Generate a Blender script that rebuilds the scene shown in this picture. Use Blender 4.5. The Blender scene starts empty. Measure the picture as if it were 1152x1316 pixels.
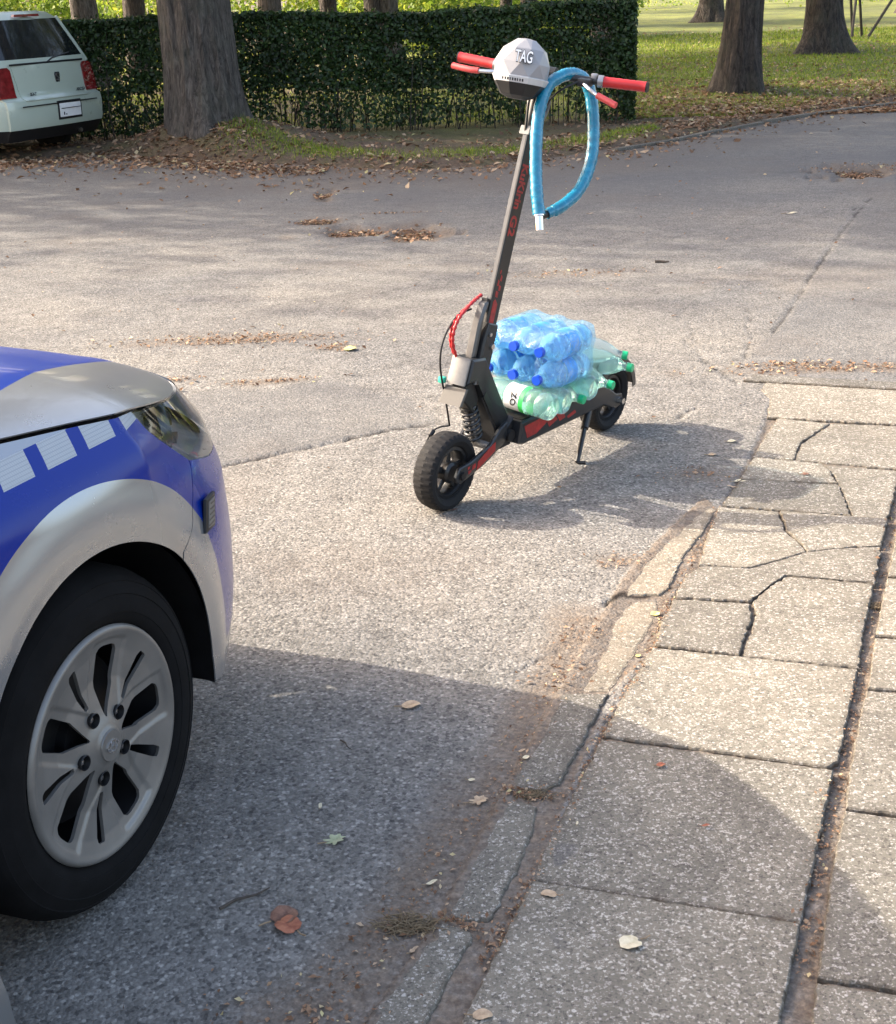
import bpy, bmesh, math, random
import numpy as np
from mathutils import Vector, Matrix, noise

random.seed(7); RNG = np.random.default_rng(7)
SC = bpy.context.scene; COL = SC.collection
# ------------------------------------------------------------------ camera, world, sun, exposure
CH = 1.54; FPX = 1800.0; YH = -15.0; ROLL = math.radians(-2.0); CX, CY = 576.0, 658.0
PITCH = math.atan((CY - YH) / FPX)
_F = np.array([0, math.cos(PITCH), -math.sin(PITCH)]); _R0 = np.array([1., 0, 0]); _U0 = np.cross(_R0, _F)
_R = _R0 * math.cos(ROLL) + _U0 * math.sin(ROLL); _U = -_R0 * math.sin(ROLL) + _U0 * math.cos(ROLL)
cam = bpy.data.cameras.new('camera'); cam_o = bpy.data.objects.new('camera', cam); COL.objects.link(cam_o)
cam.sensor_fit = 'VERTICAL'; cam.sensor_height = 24.0; cam.lens = 24.0 * FPX / 1316.0
cam.clip_start = 0.05; cam.clip_end = 600
M = Matrix(((_R[0], _U[0], -_F[0], 0), (_R[1], _U[1], -_F[1], 0), (_R[2], _U[2], -_F[2], CH), (0, 0, 0, 1)))
cam_o.matrix_world = M; SC.camera = cam_o

SUN_EL = math.radians(31.2); SUN_AZ = math.radians(158.8)      # azimuth from +X of the direction TO the sun
sdir = Vector((math.cos(SUN_AZ) * math.cos(SUN_EL), math.sin(SUN_AZ) * math.cos(SUN_EL), math.sin(SUN_EL)))
W = bpy.data.worlds.new('World'); SC.world = W; W.use_nodes = True
nt = W.node_tree; sky = nt.nodes.new('ShaderNodeTexSky'); sky.sky_type = 'NISHITA'; sky.sun_disc = False
sky.sun_elevation = SUN_EL; sky.sun_rotation = math.pi / 2 - SUN_AZ
sky.air_density = 1.0; sky.dust_density = 4.5; sky.ozone_density = 0.3
wb = nt.nodes.new('ShaderNodeMix'); wb.data_type = 'RGBA'; wb.blend_type = 'MULTIPLY'; wb.inputs[0].default_value = 1.0; wb.inputs[7].default_value = (1.12, 1.03, .97, 1)
bg = nt.nodes['Background']; nt.links.new(sky.outputs[0], wb.inputs[6]); nt.links.new(wb.outputs[2], bg.inputs[0]); bg.inputs[1].default_value = 0.15
sl = bpy.data.lights.new('sun', 'SUN'); sl.energy = 2.45; sl.angle = math.radians(0.5); sl.color = (1.0, 0.90, 0.76)
so = bpy.data.objects.new('sun', sl); COL.objects.link(so); so.location = (-20, 10, 20)
so.rotation_euler = sdir.to_track_quat('Z', 'Y').to_euler()
SC.view_settings.view_transform = 'Standard'; SC.view_settings.look = 'None'
SC.view_settings.exposure = 2.08; SC.view_settings.gamma = 1.0
SC.render.engine = 'CYCLES'
SC.cycles.max_bounces = 10; SC.cycles.transparent_max_bounces = 16; SC.cycles.transmission_bounces = 10

def at(px, py, z=0.0):
    """ground (or height z) point seen at a photograph pixel"""
    d = _R * (px - CX) / FPX - _U * (py - CY) / FPX + _F
    t = (z - CH) / d[2]
    return np.array([d[0] * t, d[1] * t, z])

# ------------------------------------------------------------------ helpers
def sm(a, b, x):
    t = np.clip((x - a) / (b - a), 0, 1); return t * t * (3 - 2 * t)

def mesh_of(name, V, F, mat=None, smooth=False, uvs=None):
    me = bpy.data.meshes.new(name)
    V = np.asarray(V, dtype=np.float32)
    if isinstance(F, np.ndarray):
        n, k = F.shape
        me.vertices.add(len(V)); me.vertices.foreach_set('co', V.ravel())
        me.loops.add(n * k); me.loops.foreach_set('vertex_index', F.astype(np.int32).ravel())
        me.polygons.add(n); me.polygons.foreach_set('loop_start', np.arange(0, n * k, k, dtype=np.int32))
        me.update(calc_edges=True)
    else:
        me.from_pydata([tuple(map(float, v)) for v in V], [], F); me.update()
    if smooth:
        me.polygons.foreach_set('use_smooth', np.ones(len(me.polygons), dtype=bool))
    if mat: me.materials.append(mat)
    return me

def link(name, me, parent=None):
    o = bpy.data.objects.new(name, me); COL.objects.link(o)
    if parent: o.parent = parent
    return o

def tag(o, label=None, cat=None, group=None, kind=None):
    if label: o['label'] = label
    if cat: o['category'] = cat
    if group: o['group'] = group
    if kind: o['kind'] = kind
    return o

def thing(name, label, cat, loc=(0, 0, 0), rz=0.0, group=None):
    o = bpy.data.objects.new(name, None); COL.objects.link(o)
    o.location = loc; o.rotation_euler = (0, 0, rz); o.empty_display_size = .1
    return tag(o, label, cat, group)

class MB:
    """collects shapes and builds them as one mesh"""
    def __init__(s): s.v = []; s.f = []
    def add(s, V, F):
        b = len(s.v); s.v += [tuple(map(float, p)) for p in V]; s.f += [tuple(i + b for i in q) for q in F]; return s
    def box(s, c, d, rot=None, bev=0.0):
        c = Vector(c); h = Vector(d) / 2
        if bev <= 0:
            P = [Vector((x * h.x, y * h.y, z * h.z)) for x in (-1, 1) for y in (-1, 1) for z in (-1, 1)]
            F = [(0, 1, 3, 2), (4, 6, 7, 5), (0, 4, 5, 1), (2, 3, 7, 6), (0, 2, 6, 4), (1, 5, 7, 3)]
        else:
            bm = bmesh.new(); bmesh.ops.create_cube(bm, size=1)
            for v in bm.verts: v.co = Vector((v.co.x * d[0], v.co.y * d[1], v.co.z * d[2]))
            bmesh.ops.bevel(bm, geom=bm.edges[:], offset=bev, segments=2, affect='EDGES', profile=.6)
            bm.verts.index_update(); P = [v.co.copy() for v in bm.verts]; F = [tuple(v.index for v in f.verts) for f in bm.faces]; bm.free()
        if rot is not None: P = [rot @ p for p in P]
        return s.add([c + p for p in P], F)
    def tube(s, path, r, n=10, caps=True):
        path = [Vector(p) for p in path]; m = len(path)
        rr = r if isinstance(r, (list, tuple, np.ndarray)) else [r] * m
        V = []; up = None
        for i, p in enumerate(path):
            t = (path[min(i + 1, m - 1)] - path[max(i - 1, 0)]).normalized()
            if up is None:
                up = t.orthogonal().normalized()
            up = (up - t * up.dot(t)); up = up.normalized() if up.length > 1e-6 else t.orthogonal().normalized()
            b = t.cross(up)
            for k in range(n):
                a = 2 * math.pi * k / n; V.append(p + (up * math.cos(a) + b * math.sin(a)) * rr[i])
        F = [(i * n + k, i * n + (k + 1) % n, (i + 1) * n + (k + 1) % n, (i + 1) * n + k) for i in range(m - 1) for k in range(n)]
        if caps: F += [tuple(range(n - 1, -1, -1)), tuple((m - 1) * n + k for k in range(n))]
        return s.add(V, F)
    def cyl(s, a, b, r0, r1=None, n=20):
        return s.tube([a, b], [r0, r0 if r1 is None else r1], n)
    def lathe(s, prof, mat, n=32, a0=0, a1=2 * math.pi):
        """prof: list of (radius, axial); axis is local z of mat"""
        full = abs(a1 - a0 - 2 * math.pi) < 1e-6; m = n if full else n + 1
        V = []
        for (r, z) in prof:
            for k in range(m):
                a = a0 + (a1 - a0) * k / n; V.append(mat @ Vector((r * math.cos(a), r * math.sin(a), z)))
        F = []
        for i in range(len(prof) - 1):
            for k in range(n):
                k2 = (k + 1) % m if full else k + 1
                F.append((i * m + k, i * m + k2, (i + 1) * m + k2, (i + 1) * m + k))
        return s.add(V, F)
    def prism(s, poly, a, b, fr, bev=0.0):
        """poly in 2-D, extruded from a to b; fr(x, y, h) -> 3-D point"""
        n = len(poly)
        if bev > 0:
            c = np.mean(np.array(poly), axis=0); q = []
            for i in range(n):
                p = np.array(poly[i]); e0 = p - np.array(poly[i - 1]); e1 = np.array(poly[(i + 1) % n]) - p
                e0 = e0 / (np.linalg.norm(e0) + 1e-9); e1 = e1 / (np.linalg.norm(e1) + 1e-9)
                nrm = np.array([-(e0[1] + e1[1]), e0[0] + e1[0]]); nrm /= (np.linalg.norm(nrm) + 1e-9)
                if nrm @ (c - p) < 0: nrm = -nrm
                q.append(p + nrm * bev * 1.2)
            sg = 1 if b > a else -1
            lay = [(q, a), (poly, a + sg * bev), (poly, b - sg * bev), (q, b)]
        else: lay = [(poly, a), (poly, b)]
        V = [fr(p[0], p[1], hh) for P, hh in lay for p in P]; F = []
        for l in range(len(lay) - 1):
            for i in range(n):
                j = (i + 1) % n; F.append((l * n + i, l * n + j, (l + 1) * n + j, (l + 1) * n + i))
        F.append(tuple(range(n - 1, -1, -1))); F.append(tuple((len(lay) - 1) * n + i for i in range(n)))
        return s.add(V, F)
    def ball(s, c, r, mat=None, nu=16, nv=10):
        c = Vector(c); r = Vector(r) if hasattr(r, '__len__') else Vector((r, r, r))
        V = []; F = []
        for i in range(nv + 1):
            th = math.pi * i / nv
            for k in range(nu):
                ph = 2 * math.pi * k / nu; p = Vector((r.x * math.sin(th) * math.cos(ph), r.y * math.sin(th) * math.sin(ph), r.z * math.cos(th)))
                V.append(c + (mat @ p if mat else p))
        for i in range(nv):
            for k in range(nu): F.append((i * nu + k, (i + 1) * nu + k, (i + 1) * nu + (k + 1) % nu, i * nu + (k + 1) % nu))
        return s.add(V, F)
    def mesh(s, name, mat, smooth=True, angle=40):
        bm = bmesh.new(); vs = [bm.verts.new(v) for v in s.v]
        for q in s.f:
            try: bm.faces.new([vs[i] for i in q])
            except Exception: pass
        bmesh.ops.remove_doubles(bm, verts=bm.verts[:], dist=1e-5)
        bmesh.ops.recalc_face_normals(bm, faces=bm.faces[:])
        me = bpy.data.meshes.new(name)
        if smooth:
            ca = math.radians(angle)
            for f_ in bm.faces: f_.smooth = True
            for e in bm.edges:
                e.smooth = (len(e.link_faces) == 2 and e.calc_face_angle(0) < ca)
        bm.to_mesh(me); bm.free()
        if mat: me.materials.append(mat)
        return me
    def build(s, name, mat, parent=None, smooth=True, angle=40):
        return link(name, s.mesh(name, mat, smooth, angle), parent)

def text_mesh(name, body, size, mat, parent, M4, ext=0.0006, align='CENTER', sx=1.0, shear=0.0, bold=0.0):
    cu = bpy.data.curves.new(name, 'FONT'); cu.body = body; cu.size = size; cu.extrude = ext; cu.align_x = align; cu.align_y = 'CENTER'
    cu.shear = shear; cu.offset = bold
    t = bpy.data.objects.new(name, cu); COL.objects.link(t)
    dg = bpy.context.evaluated_depsgraph_get(); dg.update()
    me = bpy.data.meshes.new_from_object(t.evaluated_get(dg)); bpy.data.objects.remove(t)
    me.materials.clear(); me.materials.append(mat); me.transform(M4 @ Matrix.Diagonal((sx, 1, 1, 1)))
    return link(name, me, parent)

# ------------------------------------------------------------------ materials
class NT:
    def __init__(s, name):
        s.m = bpy.data.materials.new(name); s.m.use_nodes = True; s.t = s.m.node_tree
        s.b = s.t.nodes['Principled BSDF']; s.out = s.t.nodes['Material Output']
        tc = s.t.nodes.new('ShaderNodeTexCoord'); s.obj = tc.outputs['Object']
    def n(s, ty, **kw):
        nd = s.t.nodes.new(ty)
        for k, v in kw.items():
            if k in nd.inputs.keys() if isinstance(k, str) else False: nd.inputs[k].default_value = v
            else: setattr(nd, k, v)
        return nd
    def l(s, a, b): s.t.links.new(a, b)
    def val(s, sock, x):
        if isinstance(x, (int, float)): sock.default_value = x
        elif isinstance(x, (tuple, list)): sock.default_value = tuple(x) + ((1,) if len(x) == 3 and len(sock.default_value) == 4 else ())
        else: s.l(x, sock)
    def noise(s, scale, detail=4, rough=.55, vec=None, dist=0.0):
        nd = s.t.nodes.new('ShaderNodeTexNoise'); nd.inputs['Scale'].default_value = scale; nd.inputs['Detail'].default_value = detail
        nd.inputs['Roughness'].default_value = rough; nd.inputs['Distortion'].default_value = dist; s.l(vec or s.obj, nd.inputs['Vector']); return nd.outputs['Fac']
    def voro(s, scale, out='Color', vec=None, feat='F1', rnd=1.0):
        nd = s.t.nodes.new('ShaderNodeTexVoronoi'); nd.feature = feat; nd.inputs['Scale'].default_value = scale; nd.inputs['Randomness'].default_value = rnd
        s.l(vec or s.obj, nd.inputs['Vector']); return nd.outputs[out]
    def scaled(s, sc):
        nd = s.t.nodes.new('ShaderNodeMapping'); nd.inputs['Scale'].default_value = sc; s.l(s.obj, nd.inputs['Vector']); return nd.outputs[0]
    def mth(s, op, a, b=0.0, c=None, clamp=False):
        nd = s.t.nodes.new('ShaderNodeMath'); nd.operation = op; nd.use_clamp = clamp; s.val(nd.inputs[0], a); s.val(nd.inputs[1], b)
        if c is not None: s.val(nd.inputs[2], c)
        return nd.outputs[0]
    def ramp(s, fac, stops, mode='LINEAR'):
        nd = s.t.nodes.new('ShaderNodeValToRGB'); nd.color_ramp.interpolation = mode; cr = nd.color_ramp
        while len(cr.elements) < len(stops): cr.elements.new(.5)
        for e, (p, c) in zip(cr.elements, stops):
            e.position = p; e.color = tuple(c) + (1,) if hasattr(c, '__len__') else (c, c, c, 1)
        s.val(nd.inputs[0], fac); return nd.outputs[0]
    def mix(s, fac, a, b, mode='MIX'):
        nd = s.t.nodes.new('ShaderNodeMix'); nd.data_type = 'RGBA'; nd.blend_type = mode; s.val(nd.inputs[0], fac); s.val(nd.inputs[6], a); s.val(nd.inputs[7], b); return nd.outputs[2]
    def attr(s, name):
        nd = s.t.nodes.new('ShaderNodeAttribute'); nd.attribute_name = name; return nd
    def sep(s, v):
        nd = s.t.nodes.new('ShaderNodeSeparateXYZ'); s.l(v, nd.inputs[0]); return nd.outputs
    def bump(s, h, strength=.5, dist=.01, normal=None):
        nd = s.t.nodes.new('ShaderNodeBump'); nd.inputs['Strength'].default_value = strength; nd.inputs['Distance'].default_value = dist
        s.l(h, nd.inputs['Height'])
        if normal: s.l(normal, nd.inputs['Normal'])
        return nd.outputs[0]
    def set(s, **kw):
        for k, v in kw.items(): s.val(s.b.inputs[k.replace('_', ' ')], v)
        return s

def plain(name, col, rough=.5, metal=0.0, var=.12, vs=30, coat=0.0, bump=0.0, spec=.5):
    g = NT(name); f = g.noise(vs, 5)
    a = tuple(max(0, c * (1 - var)) for c in col); b = tuple(min(1, c * (1 + var)) for c in col)
    g.set(Base_Color=g.ramp(f, [(.3, a), (.7, b)]), Roughness=g.mth('MULTIPLY_ADD', f, .2, rough - .1), Metallic=metal)
    g.b.inputs['Coat Weight'].default_value = coat; g.b.inputs['Coat Roughness'].default_value = .05
    g.b.inputs['Specular IOR Level'].default_value = spec
    if bump: g.set(Normal=g.bump(g.noise(vs * 6, 4), bump, .002))
    return g.m

def asphalt_material():
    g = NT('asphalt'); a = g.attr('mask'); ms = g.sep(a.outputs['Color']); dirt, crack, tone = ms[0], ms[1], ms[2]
    big = g.noise(.9, 5); med = g.noise(9, 5, .6)
    v1 = g.voro(120); s1 = g.sep(v1)[0]; d1 = g.voro(120, 'Distance')
    v2 = g.voro(210); s2 = g.sep(v2)[1]
    v3 = g.voro(75); s3 = g.sep(v3)[2]; d3 = g.voro(75, 'Distance')
    base = g.ramp(g.mth('ADD', g.mth('MULTIPLY', s1, .6), g.mth('MULTIPLY', s2, .4)), [(.1, (.122, .118, .111)), (.5, (.182, .176, .165)), (.8, (.235, .227, .213)), (.97, (.36, .35, .33))])
    light = g.mth('MULTIPLY', g.ramp(s3, [(.82, 0.0), (.90, .9)]), g.ramp(d3, [(.2, 1.0), (.4, 0.0)]))
    col = g.mix(light, base, (.36, .35, .325))
    dark = g.ramp(g.sep(g.voro(130))[1], [(.10, 1.0), (.16, 0.0)])
    col = g.mix(g.mth('MULTIPLY', dark, .55), col, (.04, .04, .042))
    col = g.mix(1.0, col, g.ramp(big, [(.3, (.80, .81, .83)), (.7, (1.13, 1.10, 1.04))]), 'MULTIPLY')
    col = g.mix(1.0, col, g.ramp(med, [(.3, .82), (.7, 1.14)]), 'MULTIPLY')
    fine = g.noise(60, 6, .7)
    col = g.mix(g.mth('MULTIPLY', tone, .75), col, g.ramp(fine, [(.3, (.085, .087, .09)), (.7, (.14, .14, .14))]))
    col = g.mix(g.ramp(g.noise(2.6, 6, .7, None, 1.2), [(.60, 0.0), (.70, .45)]), col, (.075, .074, .074))
    dm = g.mth('MULTIPLY', dirt, g.ramp(g.noise(26, 6, .65), [(.28, .35), (.6, 1.0)]), clamp=True)
    col = g.mix(dm, col, g.ramp(g.noise(70, 6, .7), [(.28, (.080, .063, .050)), (.5, (.150, .122, .097)), (.72, (.27, .22, .17))]))
    col = g.mix(crack, col, (.018, .015, .013))
    h = g.mth('ADD', g.mth('MULTIPLY', g.mth('SUBTRACT', 1.0, d1), .6), g.mth('MULTIPLY', g.noise(170, 4, .6), .7))
    h = g.mth('ADD', h, g.mth('MULTIPLY', g.noise(35, 4), .5))
    st = g.bump(h, .75, .0045)
    g.set(Base_Color=col, Roughness=.95, Normal=st); g.b.inputs['Specular IOR Level'].default_value = .12
    return g.m

def slab_material(name, tint=(1, 1, 1), sandy=0.0):
    g = NT(name); s1 = g.ramp(g.mth('ADD', g.mth('MULTIPLY', g.noise(210, 3, .7), .75), g.mth('MULTIPLY', g.sep(g.voro(150))[0], .25)), [(.34, 0.0), (.64, 1.0)]); d1 = g.voro(185, 'Distance'); s2 = g.sep(g.voro(105))[1]; d2 = g.voro(105, 'Distance')
    oi = g.t.nodes.new('ShaderNodeObjectInfo')
    base = g.ramp(s1, [(0, (.105, .098, .086)), (.08, (.145, .136, .118)), (.16, (.178, .167, .143)), (.85, (.228, .213, .180)), (.94, (.36, .342, .305)), (1, (.48, .46, .42))])
    pit = g.mth('MULTIPLY', g.ramp(s2, [(.10, 1.0), (.15, 0.0)]), g.ramp(d2, [(.2, 1.0), (.35, 0.0)]))
    wht = g.mth('MULTIPLY', g.ramp(s2, [(.9, 0.0), (.93, 1.0)]), g.ramp(d2, [(.2, 1.0), (.4, 0.0)]))
    col = g.mix(g.mth('MULTIPLY', pit, .45), base, (.07, .065, .06)); col = g.mix(wht, col, (.5, .48, .45))
    col = g.mix(1.0, col, g.ramp(g.noise(6, 6, .65), [(.3, (.76, .755, .75)), (.7, (1.10, 1.09, 1.06))]), 'MULTIPLY')
    col = g.mix(1.0, col, g.ramp(oi.outputs['Random'], [(0, (.82, .82, .83)), (1, (1.08, 1.07, 1.05))]), 'MULTIPLY')
    col = g.mix(1.0, col, tuple(tint), 'MULTIPLY')
    col = g.mix(g.ramp(g.noise(3.1, 7, .7, None, .8), [(.56, 0.0), (.68, .55)]), col, (.12, .108, .09)); col = g.mix(g.ramp(g.noise(2.3, 3, .5, None, 2.0), [(.66, 0.0), (.70, .5)]), col, (.09, .09, .095))
    if sandy: col = g.mix(g.mth('MULTIPLY', g.ramp(g.noise(9, 6, .6), [(.35, 0.0), (.62, 1.0)]), sandy), col, g.ramp(g.noise(60, 5), [(.3, (.17, .14, .105)), (.7, (.33, .28, .215))]))
    at_ = g.attr('edge'); e = g.sep(at_.outputs['Color'])[0]
    ed = g.mth('MULTIPLY', e, g.ramp(g.noise(30, 5), [(.3, .2), (.65, .95)]), clamp=True)
    col = g.mix(ed, col, (.085, .068, .050))
    h = g.mth('ADD', g.mth('MULTIPLY', d1, .5), g.noise(220, 5, .65))
    g.set(Base_Color=col, Roughness=.9, Normal=g.bump(h, .6, .0025)); g.b.inputs['Specular IOR Level'].default_value = .12
    return g.m

def soil_material():
    g = NT('soil'); c = g.ramp(g.noise(60, 7, .7), [(.25, (.028, .021, .015)), (.5, (.085, .062, .043)), (.75, (.19, .145, .10))])
    c = g.mix(g.ramp(g.noise(14, 4), [(.55, 0.0), (.68, .6)]), c, (.045, .06, .018))
    g.set(Base_Color=c, Roughness=.95, Normal=g.bump(g.noise(150, 6, .7), .9, .006)); return g.m

def lawn_material():
    g = NT('lawn'); a = g.sep(g.attr('mask').outputs['Color'])
    gr = g.ramp(g.noise(7, 8, .7), [(.25, (.045, .070, .010)), (.5, (.13, .175, .022)), (.75, (.27, .28, .04))])
    br = g.ramp(g.noise(25, 8, .72), [(.25, (.035, .024, .016)), (.5, (.11, .072, .045)), (.75, (.24, .165, .105))])
    gr = g.mix(1.0, gr, g.ramp(g.noise(.45, 4, .6, g.scaled((1, .5, 1))), [(.38, (.45, .50, .40)), (.62, (1.25, 1.15, .9))]), 'MULTIPLY')
    f = g.mth('ADD', a[0], g.mth('MULTIPLY', g.mth('SUBTRACT', g.noise(3.5, 6, .65), .5), 1.2), clamp=True)
    g.set(Base_Color=g.mix(f, gr, br), Roughness=.95, Normal=g.bump(g.noise(45, 6, .7), 1.0, .03)); return g.m

def leaf_material(name, stops, trans=.35, rough=.6, hue_attr=True):
    g = NT(name); c = g.ramp(g.attr('tint').outputs['Fac'], stops)
    c = g.mix(1.0, c, g.ramp(g.noise(60, 4), [(.3, .8), (.7, 1.15)]), 'MULTIPLY')
    g.set(Base_Color=c, Roughness=rough); g.b.inputs['Specular IOR Level'].default_value = .35
    tr = g.t.nodes.new('ShaderNodeBsdfTranslucent'); g.l(c, tr.inputs[0]); mx = g.t.nodes.new('ShaderNodeMixShader'); mx.inputs[0].default_value = trans
    g.l(g.b.outputs[0], mx.inputs[1]); g.l(tr.outputs[0], mx.inputs[2]); g.l(mx.outputs[0], g.out.inputs[0]); return g.m

def bark_material(name, c0, c1):
    g = NT(name); v = g.scaled((1, 1, .22)); n1 = g.noise(22, 9, .75, v, 1.2); v2 = g.scaled((1, 1, .22)); vd = g.voro(13, 'Distance', v2)
    c = g.ramp(n1, [(.36, tuple(x * .25 for x in c0)), (.48, c0), (.66, c1)])
    c = g.mix(g.ramp(g.noise(3, 4), [(.5, 0.0), (.7, .3)]), c, (.10, .11, .075))
    g.set(Base_Color=c, Roughness=.92, Normal=g.bump(g.mth('ADD', n1, g.mth('MULTIPLY', vd, .8)), 1.0, .09)); return g.m

MAT = {}
MAT['asphalt'] = asphalt_material(); MAT['slab'] = slab_material('concrete_slab'); MAT['kerb'] = slab_material('kerb_concrete', (.86, .87, .89))
MAT['kerb_sandy'] = slab_material('kerb_sandy', (.98, .96, .93), .5); MAT['soil'] = soil_material(); MAT['lawn'] = lawn_material()
MAT['bark'] = bark_material('bark_grey_brown', (.085, .072, .060), (.20, .175, .15)); MAT['bark_dark'] = bark_material('bark_dark', (.045, .036, .030), (.12, .098, .08))
MAT['black'] = plain('black_plastic', (.009, .009, .010), .45, var=.3, spec=.4); MAT['rubber'] = plain('rubber', (.020, .020, .021), .75, var=.25, bump=.3, spec=.25)
MAT['graphite'] = plain('graphite_paint', (.022, .024, .027), .42, .3, .15, coat=.2); MAT['red'] = plain('red_plastic', (.42, .018, .020), .4, var=.1)
MAT['red_print'] = plain('red_print', (.30, .018, .016), .5, var=.35, vs=60); MAT['steel'] = plain('bare_steel', (.55, .55, .55), .3, 1.0, .1)
MAT['light_grey'] = plain('light_grey_metal', (.15, .15, .148), .45, .25, .12, 60); MAT['chrome'] = plain('chrome', (.8, .8, .8), .12, 1.0, .05)
MAT['white'] = plain('white_plastic', (.78, .78, .76), .4, var=.05); MAT['dark_glass'] = plain('dark_glass', (.012, .014, .015), .08, 0, .2, spec=.6)
MAT['tape_blue'] = plain('blue_sleeve', (.001, .17, .28), .26, 0, .25, 40, coat=.5)
MAT['dark_red'] = plain('dark_red_lens', (.16, .008, .010), .12, 0, .4, 20, coat=1.0)
MAT['mint'] = plain('pale_mint_paint', (.40, .455, .375), .3, 0, .03, 3, coat=.8)
MAT['wood'] = plain('weathered_timber', (.035, .03, .025), .85, 0, .4)
MAT['hedge_leaf'] = leaf_material('hedge_leaves', [(0, (.012, .026, .008)), (.5, (.034, .070, .018)), (.85, (.080, .125, .026)), (1, (.20, .21, .04))], .25, .45)
MAT['tree_leaf'] = leaf_material('tree_leaves', [(0, (.04, .07, .012)), (.6, (.13, .16, .02)), (1, (.34, .26, .03))], .45)
MAT['thicket_leaf'] = leaf_material('thicket_leaves', [(0, (.07, .13, .012)), (.5, (.22, .33, .035)), (1, (.50, .50, .07))], .5)
MAT['grass'] = leaf_material('grass_blades', [(0, (.07, .12, .014)), (.6, (.24, .32, .032)), (1, (.50, .45, .08))], .35)
MAT['dry_leaf'] = leaf_material('dry_leaves', [(0, (.055, .030, .018)), (.35, (.16, .085, .045)), (.7, (.32, .19, .11)), (.9, (.48, .36, .24)), (1, (.55, .50, .22))], .2)
MAT['twig'] = plain('dead_twig', (.06, .048, .038), .85, 0, .4, 80)

# ------------------------------------------------------------------ ground heights, stains and shade tone
def seg_dist(X, Y, pts):
    d = np.full(X.shape, 1e9)
    for (x0, y0), (x1, y1) in zip(pts[:-1], pts[1:]):
        vx, vy = x1 - x0, y1 - y0; L2 = vx * vx + vy * vy + 1e-12
        t = np.clip(((X - x0) * vx + (Y - y0) * vy) / L2, 0, 1)
        d = np.minimum(d, np.hypot(X - x0 - t * vx, Y - y0 - t * vy))
    return d
def pl(pix): return [tuple(at(*p)[:2]) for p in pix]
def jag(pts, amp, step, seed):
    r = np.random.default_rng(seed); out = []
    for a, b in zip(pts[:-1], pts[1:]):
        a = np.array(a); b = np.array(b); L = np.linalg.norm(b - a); n = max(1, int(L / step)); nn = np.array([-(b - a)[1], (b - a)[0]]) / (L + 1e-9)
        for i in range(n):
            out.append(tuple(a + (b - a) * i / n + (nn * r.normal() * amp if i else 0)))
    out.append(tuple(pts[-1])); return out
def vnoise(X, Y, sc, seed=0, oct=3):
    """cheap smooth value noise, -1..1"""
    r = np.random.default_rng(seed); out = np.zeros_like(X); amp = 1; tot = 0
    for o in range(oct):
        tab = r.uniform(-1, 1, (256, 256)); x = X * sc + 37.3; y = Y * sc + 11.7
        xi = np.floor(x).astype(int); yi = np.floor(y).astype(int); fx = x - xi; fy = y - yi; fx = fx * fx * (3 - 2 * fx); fy = fy * fy * (3 - 2 * fy)
        a = tab[xi & 255, yi & 255]; b = tab[(xi + 1) & 255, yi & 255]; c = tab[xi & 255, (yi + 1) & 255]; d = tab[(xi + 1) & 255, (yi + 1) & 255]
        out += amp * ((a * (1 - fx) + b * fx) * (1 - fy) + (c * (1 - fx) + d * fx) * fy); tot += amp; amp *= .5; sc *= 2.1
    return out / tot

POT = []                                   # potholes: centre, half length, half width, depth
for (x0, x1, y0, y1, dp) in ((490, 572, 288, 308, .034), (400, 520, 292, 303, .026), (375, 440, 281, 289, .014), (400, 432, 246, 255, .02), (1058, 1142, 211, 226, .05)):
    a = at(x0, (y0 + y1) / 2); b = at(x1, (y0 + y1) / 2); t = at((x0 + x1) / 2, y0); u_ = at((x0 + x1) / 2, y1)
    POT.append(((a + b) / 2, abs(b[0] - a[0]) / 2, abs(t[1] - u_[1]) / 2, dp))
PAVE = pl([(530, 1420), (600, 1290), (640, 1195), (690, 1125), (770, 945), (838, 836), (862, 770), (925, 655), (966, 585), (985, 540), (992, 512), (958, 492), (1152, 503), (1330, 512)])
PAVE = PAVE[:11] + PAVE[12:]
PAVE += [(PAVE[-1][0] + 3, PAVE[-1][1] - .2), (PAVE[-1][0] + 3, -3), (-.6, -3)]
PAVE[-1] = (PAVE[0][0] - 1.6, -3)
def inside(X, Y, poly):
    r = np.zeros(X.shape, bool); n = len(poly)
    for i in range(n):
        x0, y0 = poly[i]; x1, y1 = poly[(i + 1) % n]
        c = ((y0 > Y) != (y1 > Y)) & (X < (x1 - x0) * (Y - y0) / (y1 - y0 + 1e-12) + x0); r ^= c
    return r
KERBZONE = pl([(405, 1400), (470, 1316), (560, 1185), (640, 1030), (712, 900), (745, 840), (775, 790), (800, 745), (850, 690), (905, 640), (925, 655), (862, 765), (838, 836), (783, 890), (690, 1120), (640, 1195), (600, 1290), (530, 1420)])
RJ = pl([(1030, 1290), (1050, 1140), (1080, 1000), (1108, 865), (1128, 755), (1146, 665), (1158, 605), (1172, 540)])
KL = pl([(405, 1400), (470, 1316), (560, 1185), (640, 1030), (712, 900), (745, 840), (775, 790), (800, 745), (850, 690), (905, 645)])
CRACKS = [jag(pl(p), a, .03, i) for i, (p, a) in enumerate([
    ([(262, 603), (300, 596), (345, 586), (400, 574), (450, 563), (500, 552), (560, 545)], .006),
    ([(1118, 255), (1080, 300), (1045, 352), (1022, 390), (995, 428)], .004),
    ([(880, 437), (905, 465), (945, 492)], .006), ([(862, 540), (875, 532), (898, 523)], .006),
    ([(1052, 273), (1100, 268)], .01), ([(660, 866), (690, 850), (720, 835)], .003),
    ([(960, 400), (965, 440), (948, 480)], .01), ([(780, 777), (800, 765), (815, 768), (845, 763), (862, 755)], .004),
    ([(600, 345), (700, 330), (800, 345), (870, 395), (905, 455)], .012), ])]
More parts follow.
